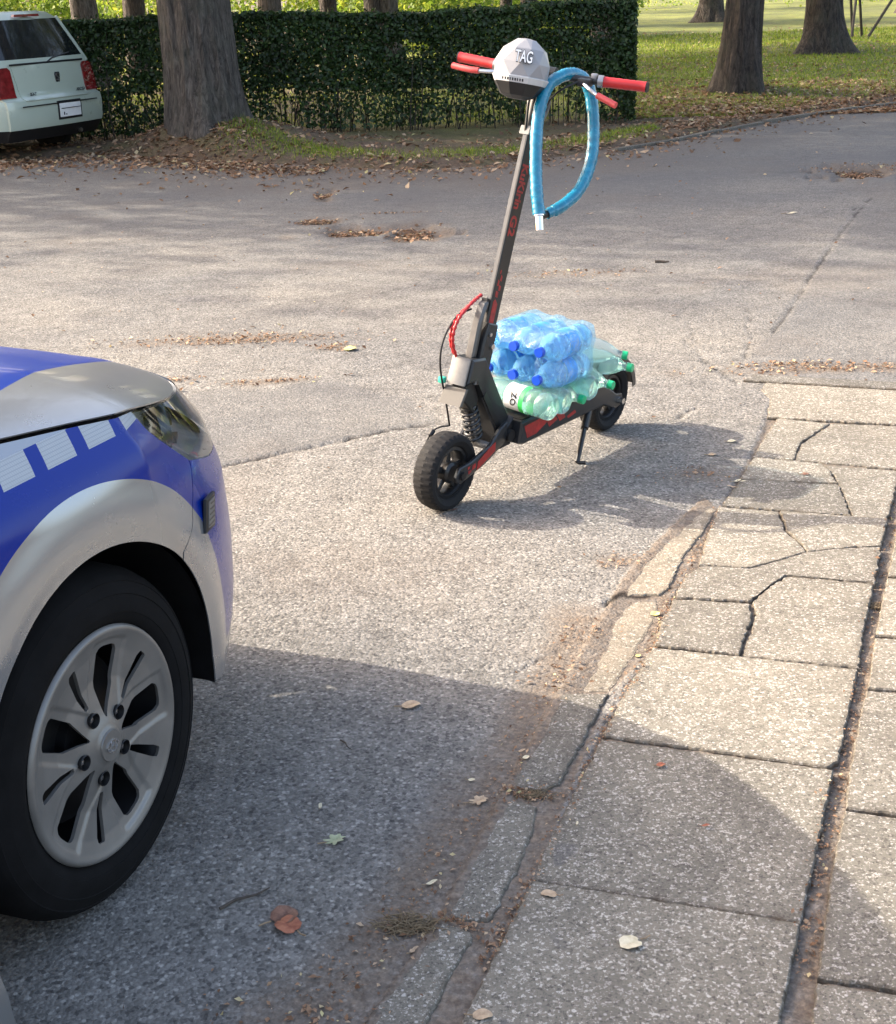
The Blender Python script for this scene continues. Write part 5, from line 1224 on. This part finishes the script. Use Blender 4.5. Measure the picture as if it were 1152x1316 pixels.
mb = MB()
M4 = on_cover(0.0, -.0375, .0875, -.35, .003)
for k in range(9):
    x = (k - 4) * .0075; mb.add([M4 @ Vector((x - .0022, y, 0.0012)) for y in (-.004, .004)] + [M4 @ Vector((x + .0016 + (k % 3) * .0006, y, 0.0012)) for y in (.004, -.004)], [(0, 1, 2, 3)])
mb.build('band_marks', MAT['graphite'], lc, False)

# ------------------------------------------------------------------ blue cable lock over the right-hand bar
WI = SM @ RM
def near(px, py, dy):  # a world point on the pixel's ray at depth (along view) of the bar plus dy
    ref = WI @ Vector((-.02, .10, 0)); d = _R * (px - CX) / FPX - _U * (py - CY) / FPX + _F; zc = (np.array(ref) - np.array([0, 0, CH])) @ _F + dy
    return Vector(np.array([0, 0, CH]) + d * zc)
LP = [(693, 276, -.05), (690, 245, -.052), (689, 200, -.054), (692, 150, -.052), (703, 113, -.045), (720, 99, -.030), (736, 95, .0), (750, 101, .030), (759, 120, .045), (763, 160, .048), (760, 205, .045), (746, 242, .030), (724, 264, .0), (703, 275, -.025)]
lp = curve([near(*p) for p in LP], 150)
lk_ = thing('cable_lock', 'thick bright blue cable lock hung in a loop over the handlebar', 'cable lock', tuple(lp[0])); off = lp[0]
mb = MB().tube([p - off for p in lp], [.0190 * (1 + .035 * math.sin(i * 2.1) + .02 * math.sin(i * .7)) - (.003 if i > len(lp) - 6 else 0) for i in range(len(lp))], 14); mb.build('sleeve', MAT['tape_blue'], lk_)
b0 = near(693, 276, -.05); b1 = near(694, 296, -.05)
MB().tube([b0 - off, b0 + (b1 - b0) * .08 - off, b0 + (b1 - b0) * .12 - off, b1 - off], [.0165, .0165, .0125, .0125], 18).build('lock_barrel', MAT['chrome'], lk_)
MB().tube([lp[-1] - off, b0 + (b1 - b0) * .10 - off], .012, 12).build('lock_pin', MAT['black'], lk_)

# ------------------------------------------------------------------ water bottles
def water(name, tint, deep, tr=.75, rough=.06):
    g = NT(name); g.set(Base_Color=g.ramp(g.noise(14, 3), [(.3, tint), (.7, deep)]), Roughness=rough, IOR=1.33); g.b.inputs['Transmission Weight'].default_value = tr
    g.set(Normal=g.bump(g.noise(45, 3, .6), .35, .005)); g.b.inputs['Coat Weight'].default_value = .6
    tl_ = g.t.nodes.new('ShaderNodeBsdfTranslucent'); g.l(g.b.inputs['Base Color'].links[0].from_socket, tl_.inputs[0]); mx = g.t.nodes.new('ShaderNodeMixShader'); mx.inputs[0].default_value = .07
    g.l(g.b.outputs[0], mx.inputs[1]); g.l(tl_.outputs[0], mx.inputs[2]); g.l(mx.outputs[0], g.out.inputs[0]); return g.m
MAT['pet_green'] = water('green_tint_bottle', (.72, .97, .92), (.48, .86, .78), .85, .02); MAT['pet_blue'] = water('blue_tint_bottle', (.42, .76, .96), (.24, .60, .94), .78, .03)
MAT['pet_clear'] = water('clear_bottle', (.86, .94, .95), (.62, .76, .80), .9, .02)
MAT['cap_green'] = plain('green_cap', (.01, .42, .17), .35, var=.1); MAT['cap_blue'] = plain('blue_cap', (.005, .06, .50), .35, var=.1)
MAT['label_white'] = plain('label_white', (.70, .74, .76), .4, var=.08, vs=90); MAT['label_green'] = plain('label_green', (.05, .62, .12), .4, var=.2); MAT['label_blue'] = plain('label_blue', (.02, .30, .72), .35, var=.25, vs=60)
BP = [(0, .004), (.020, .003), (.034, .0), (.041, .006), (.0435, .020), (.0435, .045), (.0415, .050), (.0435, .056), (.0435, .075), (.0415, .080), (.0435, .086), (.0430, .10), (.0430, .175), (.0435, .178), (.0420, .186), (.0435, .194), (.0425, .215), (.037, .240), (.027, .264), (.017, .280), (.0138, .290), (.0138, .298), (.0165, .299), (.0165, .302), (.0138, .303)]
CPF = [(.0150, .300), (.0152, .318), (.0140, .320), (0, .320)]
def frame_mat(p, d, roll=0.0):
    z = Vector(d).normalized(); x = z.orthogonal().normalized(); y = z.cross(x); M4 = Matrix(((x.x, y.x, z.x, p[0]), (x.y, y.y, z.y, p[1]), (x.z, y.z, z.z, p[2]), (0, 0, 0, 1))); return M4 @ Matrix.Rotation(roll, 4, 'Z')
BM = {}
PACKS = Matrix.Diagonal((1.09, 1.09, .86, 1))
def bottle_mesh(kind):
    if kind in BM: return BM[kind]
    I = Matrix.Identity(4); n = 28
    V = []; F = []
    for i, (r, z) in enumerate(BP):
        for k in range(n):
            a = 2 * math.pi * k / n; q = r * (1 - (.045 * max(0, math.cos(5 * a)) if z < .02 else 0)) * (1 + (.02 * math.cos(10 * a) if .10 < z < .18 else 0)); V.append((q * math.cos(a), q * math.sin(a), z))
    F = [(i * n + k, i * n + (k + 1) % n, (i + 1) * n + (k + 1) % n, (i + 1) * n + k) for i in range(len(BP) - 1) for k in range(n)] + [tuple((len(BP) - 1) * n + k for k in range(n))]
    m1 = MB().add(V, F).mesh('bottle_body', MAT[{'g': 'pet_green', 'f': 'pet_green', 'b': 'pet_blue', 'c': 'pet_clear'}[kind]])
    m2 = MB().lathe(CPF, I, 24).mesh('cap', MAT['cap_blue' if kind == 'b' else 'cap_green'], True, 30)
    m3 = MB().lathe([(.0442, .105), (.0442, .170)], I, 28).mesh('label', MAT['label_blue' if kind == 'b' else 'label_white'])
    m4 = MB().lathe([(.0446, .092), (.0446, .110)] if kind == 'f' else [(.0446, .158), (.0446, .176)], I, 28).mesh('label_band', MAT['label_blue' if kind == 'b' else 'label_green'])
    BM[kind] = (m1, m2, m3, m4); return BM[kind]
def bottle(kind, p, d, label, group, roll=0.0, with_label=True):
    m = bottle_mesh(kind); r = bpy.data.objects.new('water_bottle', None); COL.objects.link(r); r.matrix_world = SM @ frame_mat(p, d, roll) @ (PACKS if kind == 'b' else Matrix.Identity(4)); tag(r, label, 'bottle', group)
    link('body', m[0], r); link('cap', m[1], r)
    if with_label: link('label', m[2], r); link('label_band', m[3], r)
    return r
zb = .236 + .044; Ng = 'green-capped bottles on the deck'
for (u_, w_, z_, dr, lab, rl, wl, kd) in (
        (.636, .172, zb + .004, (-.06, -1, .03), 'green bottle with white and green label at the front end of the deck', .2, True, 'f'),
        (.545, .168, zb, (.05, -1, .04), 'green bottle just behind the labelled front bottle on the deck', 1.0, False, 'g'),
        (.450, -.150, zb, (-.05, 1, -.06), 'green bottle whose cap sticks out above the middle of the deck edge', .5, True, 'g'),
        (.360, .160, zb, (.04, -1, .03), 'green bottle lying across the deck right of the middle cap', 2.0, False, 'g'),
        (.268, -.145, zb + .004, (-.05, 1, -.05), 'green-capped bottle whose cap sticks out just in front of the rear wheel', .9, True, 'g'),
        (.178, -.14, zb + .022, (-.16, 1, .0), 'green bottle lying across the rear end of the deck in front of the mudguard', .4, False, 'g'),
        (.238, -.150, zb + .080, (-.42, 1, -.08), 'clear bottle on top at the back with a green cap pointing at the rear wheel', .3, False, 'c')):
    bottle(kd, (u_, w_, z_), dr, lab, Ng, rl, wl)
# lettering on the front bottle's label
fb = frame_mat((.636, .172, zb + .004), (-.06, -1, .03), .2)
def lab_text(body, ang, zc, size):
    c, s_ = math.cos(ang), math.sin(ang); N = Vector((c, s_, 0)); X = Vector((-s_, c, 0)); Y = Vector((0, 0, 1)); o = N * .0450 + Y * zc
    return Matrix(((X.x, Y.x, N.x, o.x), (X.y, Y.y, N.y, o.y), (X.z, Y.z, N.z, o.z), (0, 0, 0, 1)))
fbo = [o for o in COL.objects if o.name.startswith('water_bottle')][0]; lb = [c for c in fbo.children if c.name.startswith('label') and not c.name.startswith('label_band')][0]
view_l = (SM @ fb).inverted() @ Vector((0, 0, CH)); ang = math.atan2(view_l.y, view_l.x)
for k, bd_ in enumerate(('OZ',)): text_mesh('label_letters', bd_, .030, MAT['graphite'], lb, lab_text(bd_, ang - .25, .128, .03) @ Matrix.Rotation(math.radians(0), 4, 'Z'), .0003, bold=.001)
mb = MB()
for k in range(5): M4 = lab_text('', ang + .35, .118 + k * .009, .03); mb.add([M4 @ Vector((x, y, .0004)) for x, y in ((-.009, -.001), (.009, -.001), (.009, .001), (-.009, .001))], [(0, 1, 2, 3)])
mb.build('label_lines', MAT['graphite'], lb, False)

# shrink-wrapped pack of six blue bottles lying on top
PK = 'blue-capped bottles of the wrapped pack'; zr = (.362, .456); wr = (-.096, -.002, .092); U0 = .350
rows = {0: 'lower', 1: 'upper'}; cols_ = {0: 'far left column, behind the stem', 1: 'middle column', 2: 'right column'}
for i, z_ in enumerate(zr):
    for j, w_ in enumerate(wr):
        bottle('b', (U0 + random.uniform(-.004, .004), w_, z_ - .010), (1, random.uniform(-.02, .02), .02), 'blue-capped bottle in the wrapped pack, %s row, %s' % (rows[i], cols_[j]), PK, random.uniform(0, 6))
def film_material():
    g = NT('shrink_film'); tr = g.t.nodes.new('ShaderNodeBsdfTransparent'); tr.inputs[0].default_value = (.80, .93, 1, 1); w = g.noise(22, 4, .6, None, 1.5)
    g.set(Base_Color=(.46, .74, .95), Roughness=.14, Normal=g.bump(w, .8, .008)); g.b.inputs['Coat Weight'].default_value = .5
    mx = g.t.nodes.new('ShaderNodeMixShader'); g.l(g.ramp(w, [(.35, .10), (.55, .24), (.7, .55)]), mx.inputs[0]); g.l(tr.outputs[0], mx.inputs[1]); g.l(g.b.outputs[0], mx.inputs[2]); g.l(mx.outputs[0], g.out.inputs[0]); return g.m
MAT['film'] = film_material()
def film():
    n = 96; out = []
    cs = [(w_, z_ - .008) for w_ in wr for z_ in zr]
    def support(a):   # hull of the six circles, slightly pulled in between them
        d = np.array([math.cos(a), math.sin(a)]); return d
    c0 = np.array([0, (zr[0] + zr[1]) / 2 - .008]); R_ = []
    for k in range(n):
        a = 2 * math.pi * k / n; d = np.array([math.cos(a), math.sin(a)]); best = 0
        for c in cs:   # ray to the outer circles
            q = np.array(c) - c0; b_ = d @ q; disc = b_ * b_ - (q @ q - .0515 ** 2)
            if disc > 0: best = max(best, b_ + math.sqrt(disc))
        hull = min((.146) / max(abs(d[0]), 1e-3), .097 / max(abs(d[1]), 1e-3)); R_.append(max(best, hull * .93) if best > 0 else hull * .90)
    R_ = np.array(R_); R_ = (np.roll(R_, 1) + R_ * 2 + np.roll(R_, -1)) / 4
    V = []; us_ = [.338, .340, .344, .36, .38, .43, .48, .52, .545, .565, .580, .592, .600]; fac = [.45, .80, .99, 1, 1, 1, 1, .99, .97, .92, .82, .68, .50]
    for i, (u_, f_) in enumerate(zip(us_, fac)):
        for k in range(n):
            a = 2 * math.pi * k / n; wv = 1 + .010 * noise.noise(Vector((u_ * 18, a * 3, 0))) + .010 * noise.noise(Vector((u_ * 45, a * 8, 3)))
            V.append((u_ + .012 * noise.noise(Vector((a * 2, i, 5))) * (1 - f_), c0[0] + math.cos(a) * R_[k] * f_ * wv, c0[1] + math.sin(a) * R_[k] * f_ * wv + .003))
    me = MB().add(V, [(i * n + k, i * n + (k + 1) % n, (i + 1) * n + (k + 1) % n, (i + 1) * n + k) for i in range(len(us_) - 1) for k in range(n)]).mesh('shrink_wrap', MAT['film'])
    o = link('shrink_wrap', me); o.matrix_world = SM; tag(o, 'pale blue shrink film wrapped round the pack of blue-capped bottles', 'plastic wrap')
film()

# ------------------------------------------------------------------ single leaves and bits in the foreground
def leaf_obj(px, py, size, col, label, shape='oval', rot=None, curl=.25, z=None, seed=0):
    r = np.random.default_rng(seed + int(px)); p = at(px, py, 0); 
    zz = z if z is not None else max(float(height(np.array([p[0]]), np.array([p[1]]))[0]), .006 if any(inside(np.array([p[0]]), np.array([p[1]]), P)[0] for P in SL) else -1) + .003
    n = 44; out = []; 
    for k in range(n):
        a = 2 * math.pi * k / n
        if shape == 'oval': q = .5 * (1 + .10 * math.cos(a) + .05 * math.sin(3 * a + 1)) * (.78 if False else 1); x, y = q * math.cos(a), q * math.sin(a) * .72
        elif shape == 'oak': q = .40 * (1 + .28 * math.cos(7 * a + .5) * (1 - .4 * math.cos(a)) + .1 * r.normal() * .5); x, y = q * math.cos(a) * 1.1, q * math.sin(a) * .8
        elif shape == 'heart': q = .46 * (1 + .10 * math.cos(a) - .22 * math.exp(-((a - math.pi) / .35) ** 2) + .03 * math.cos(9 * a)); x, y = q * math.cos(a), q * math.sin(a) * .95
        else: q = .5 * (1 + .12 * r.normal() * .6); x, y = q * math.cos(a), q * math.sin(a) * .35
        out.append((x, y))
    V = []; T_ = []
    sx = r.uniform(-1, 1)
    for ring, f_ in ((0, 1.0), (1, .66), (2, .33)):
        for (x, y) in out:
            x2, y2 = x * f_, y * f_; V.append((x2 * size, y2 * size, size * (curl * (x2 * x2 * 1.1 * sx + abs(y2) * .55 + .20 * math.sin(6 * x2 + 2 * y2) * f_) + .04) + size * curl * .12))
            T_.append(.0)
    V.append((0, 0, size * .03)); ci = len(V) - 1
    F = [(l * n + i, l * n + (i + 1) % n, (l + 1) * n + (i + 1) % n, (l + 1) * n + i) for l in range(2) for i in range(n)] + [(2 * n + i, 2 * n + (i + 1) % n, ci) for i in range(n)]
    mb = MB().add(V, F); root = mb.build('fallen_leaf', leaf_mats[col], None); root.location = (p[0], p[1], zz); root.rotation_euler = (0, 0, rot if rot is not None else r.uniform(0, 6.28))
    MB().tube([(-.42 * size, 0, size * .06), (-.62 * size, .05 * size, size * .05), (-.85 * size, .02 * size, .004)], size * .018 + .0006, 5).build('stalk', leaf_mats['stalk'], root)
    tag(root, label, 'leaf', 'fallen leaves'); return root
leaf_mats = {}
for k, (a, b) in dict(buff=((.30, .21, .13), (.50, .38, .25)), brown=((.10, .045, .03), (.24, .12, .075)), pale=((.48, .42, .27), (.68, .62, .45)), yellow=((.42, .40, .10), (.66, .62, .25)), red=((.22, .06, .03), (.38, .14, .07)), greenish=((.28, .31, .17), (.42, .44, .28)), stalk=((.20, .14, .08), (.28, .20, .12))).items():
    g = NT('leaf_' + k); vein = g.voro(260, 'Distance'); g.set(Base_Color=g.mix(g.ramp(g.noise(70, 6, .7), [(.35, 0.0), (.65, 1.0)]), a, b), Roughness=.6, Normal=g.bump(g.noise(150, 4), .5, .002)); leaf_mats[k] = g.m
LEAVES = [
    (527, 909, .048, 'buff', 'buff leaf alone on the shaded asphalt right of the wheel, near the shadow edge', 'oval', .2), (616, 1031, .044, 'buff', 'curled buff leaf with toothed edge beside the kerb, lower middle', 'oak', .3),
    (431, 1082, .046, 'greenish', 'lobed grey-green leaf on the shaded asphalt', 'oak', .4), (412, 1037, .022, 'pale', 'tiny pale leaf with a stalk above the grey-green lobed leaf', 'blade', 1.6),
    (364, 1180, .062, 'brown', 'left half of the large torn reddish-brown leaf near the bottom', 'heart', .6), (372, 1192, .058, 'red', 'right half of the large torn reddish-brown leaf near the bottom', 'heart', 2.4),
    (707, 1155, .032, 'buff', 'round buff leaf on the slab corner next to the soil joint', 'oval', 2.9), (812, 1218, .048, 'pale', 'large cream heart-shaped leaf on the lowest slab', 'heart', 3.6),
    (849, 988, .022, 'red', 'small orange-brown leaf in the shaded upper part of the big slab', 'oval', .3), (907, 1066, .020, 'red', 'small rust-red leaf in the middle of the big slab', 'blade', .1),
    (842, 790, .030, 'yellow', 'yellow-green leaf lying in the joint beside the sandy kerb stone', 'heart', .8), (820, 843, .016, 'yellow', 'small yellow leaf below the yellow-green one, beside the kerb', 'oval', .4),
    (940, 569, .036, 'pale', 'pale curled leaf at the shadow tip behind the scooter', 'oval', .1), (915, 586, .034, 'buff', 'pinkish buff leaf in the scooter shadow', 'oval', .2),
    (948, 618, .036, 'pale', 'pale leaf on top of a small heap at the pavement edge', 'blade', .5), (940, 627, .032, 'buff', 'buff leaf at the bottom of the small heap at the pavement edge', 'blade', 2.6), (955, 622, .026, 'pale', 'narrow pale leaf right in the small heap at the pavement edge', 'blade', 0.0),
    (1035, 613, .032, 'brown', 'crumpled dark brown leaf on the cracked slab', 'oak', .1), (449, 451, .075, 'yellow', 'yellow-green leaf at the right end of the needle patch', 'heart', .1),
    (555, 1136, .026, 'pale', 'pale rolled leaf on the dusty asphalt above the dead grass tuft', 'blade', .5), (533, 1222, .024, 'buff', 'small orange-buff leaf below the dead grass tuft', 'blade', .8),
    (671, 966, .022, 'buff', 'pale sliver leaf, upper of the three by the kerb', 'blade', .5), (676, 978, .018, 'pale', 'small pale leaf, lowest of the three by the kerb', 'oval', .5), (606, 1004, .016, 'pale', 'tiny pale flake left of the kerb, above the buff toothed leaf', 'oval', 0),
    (619, 1311, .036, 'buff', 'orange-buff leaf cut by the bottom picture edge on the lowest slab', 'oval', 0), (742, 1063, .014, 'pale', 'tiny white leaf with a stalk on the left of the big slab', 'blade', 1.3),
    (1018, 275, .10, 'pale', 'pale leaf on the grey road at the right', 'blade', 0.1), (760, 275, .05, 'buff', 'small light leaf on the road right of the blue lock', 'blade', 0.2), (584, 657, .030, 'brown', 'small dark leaf at the foot of the front wheel', 'blade', .3)]
for i, a in enumerate(LEAVES): leaf_obj(a[0], a[1], a[2] * .9, a[3], a[4], a[5], a[6], .22, None, i)
# dead grass tuft and loose twigs
def tuft(px, py, label, n, sz, seed):
    r = np.random.default_rng(seed); p = at(px, py); t = thing('dead_grass_tuft', label, 'dead grass', (p[0], p[1], float(height(p[:1], p[1:2])[0]))); mb = MB()
    for k in range(n):
        a = r.uniform(0, 6.28); c = Vector((r.normal() * sz * .45, r.normal() * sz * .28, .003)); L = sz * r.uniform(.3, 1.0); e = c + Vector((math.cos(a) * L, math.sin(a) * L * .7, r.uniform(.0, .35) * L)); m = (c + e) / 2 + Vector((0, 0, L * .15))
        mb.tube([c, m, e], [.0011, .0009, .0004], 4, False)
    o = mb.build('stems', plain('straw', (.16, .12, .07), .8, 0, .5, 200), t); o['kind'] = 'stuff'
tuft(528, 1192, 'tuft of dead grass and needles in the dirt beside the kerb', 150, .050, 1)
tuft(690, 1022, 'small clump of dry stems in the joint between two kerb stones', 60, .03, 2)
tuft(1128, 776, 'dry grass clump in the joint at the right picture edge', 70, .03, 4)
def stick(a, b, r0, label, sag=.3):
    p, q = at(*a), at(*b); c = (p + q) / 2; t = Vector(tuple(q - p)); off = Vector((-t.y, t.x, 0)) * .06
    o = MB().tube([Vector(tuple(p - c)), Vector(tuple((p - c) * .3)) + off, Vector(tuple((q - c) * .4)) - off * .6, Vector(tuple(q - c))], [r0, r0 * .9, r0 * .7, r0 * .4], 6).build('twig', MAT['twig'], None); o.location = (c[0], c[1], .004); tag(o, label, 'twig', 'loose twigs')
stick((283, 1170), (347, 1143), .0032, 'dark thin twig on the shaded asphalt below the wheel'); stick((438, 953), (452, 965), .002, 'short dark twig left of the middle of the shaded asphalt')
stick((842, 337), (860, 337), .010, 'dark bark piece on the road right of the scooter')
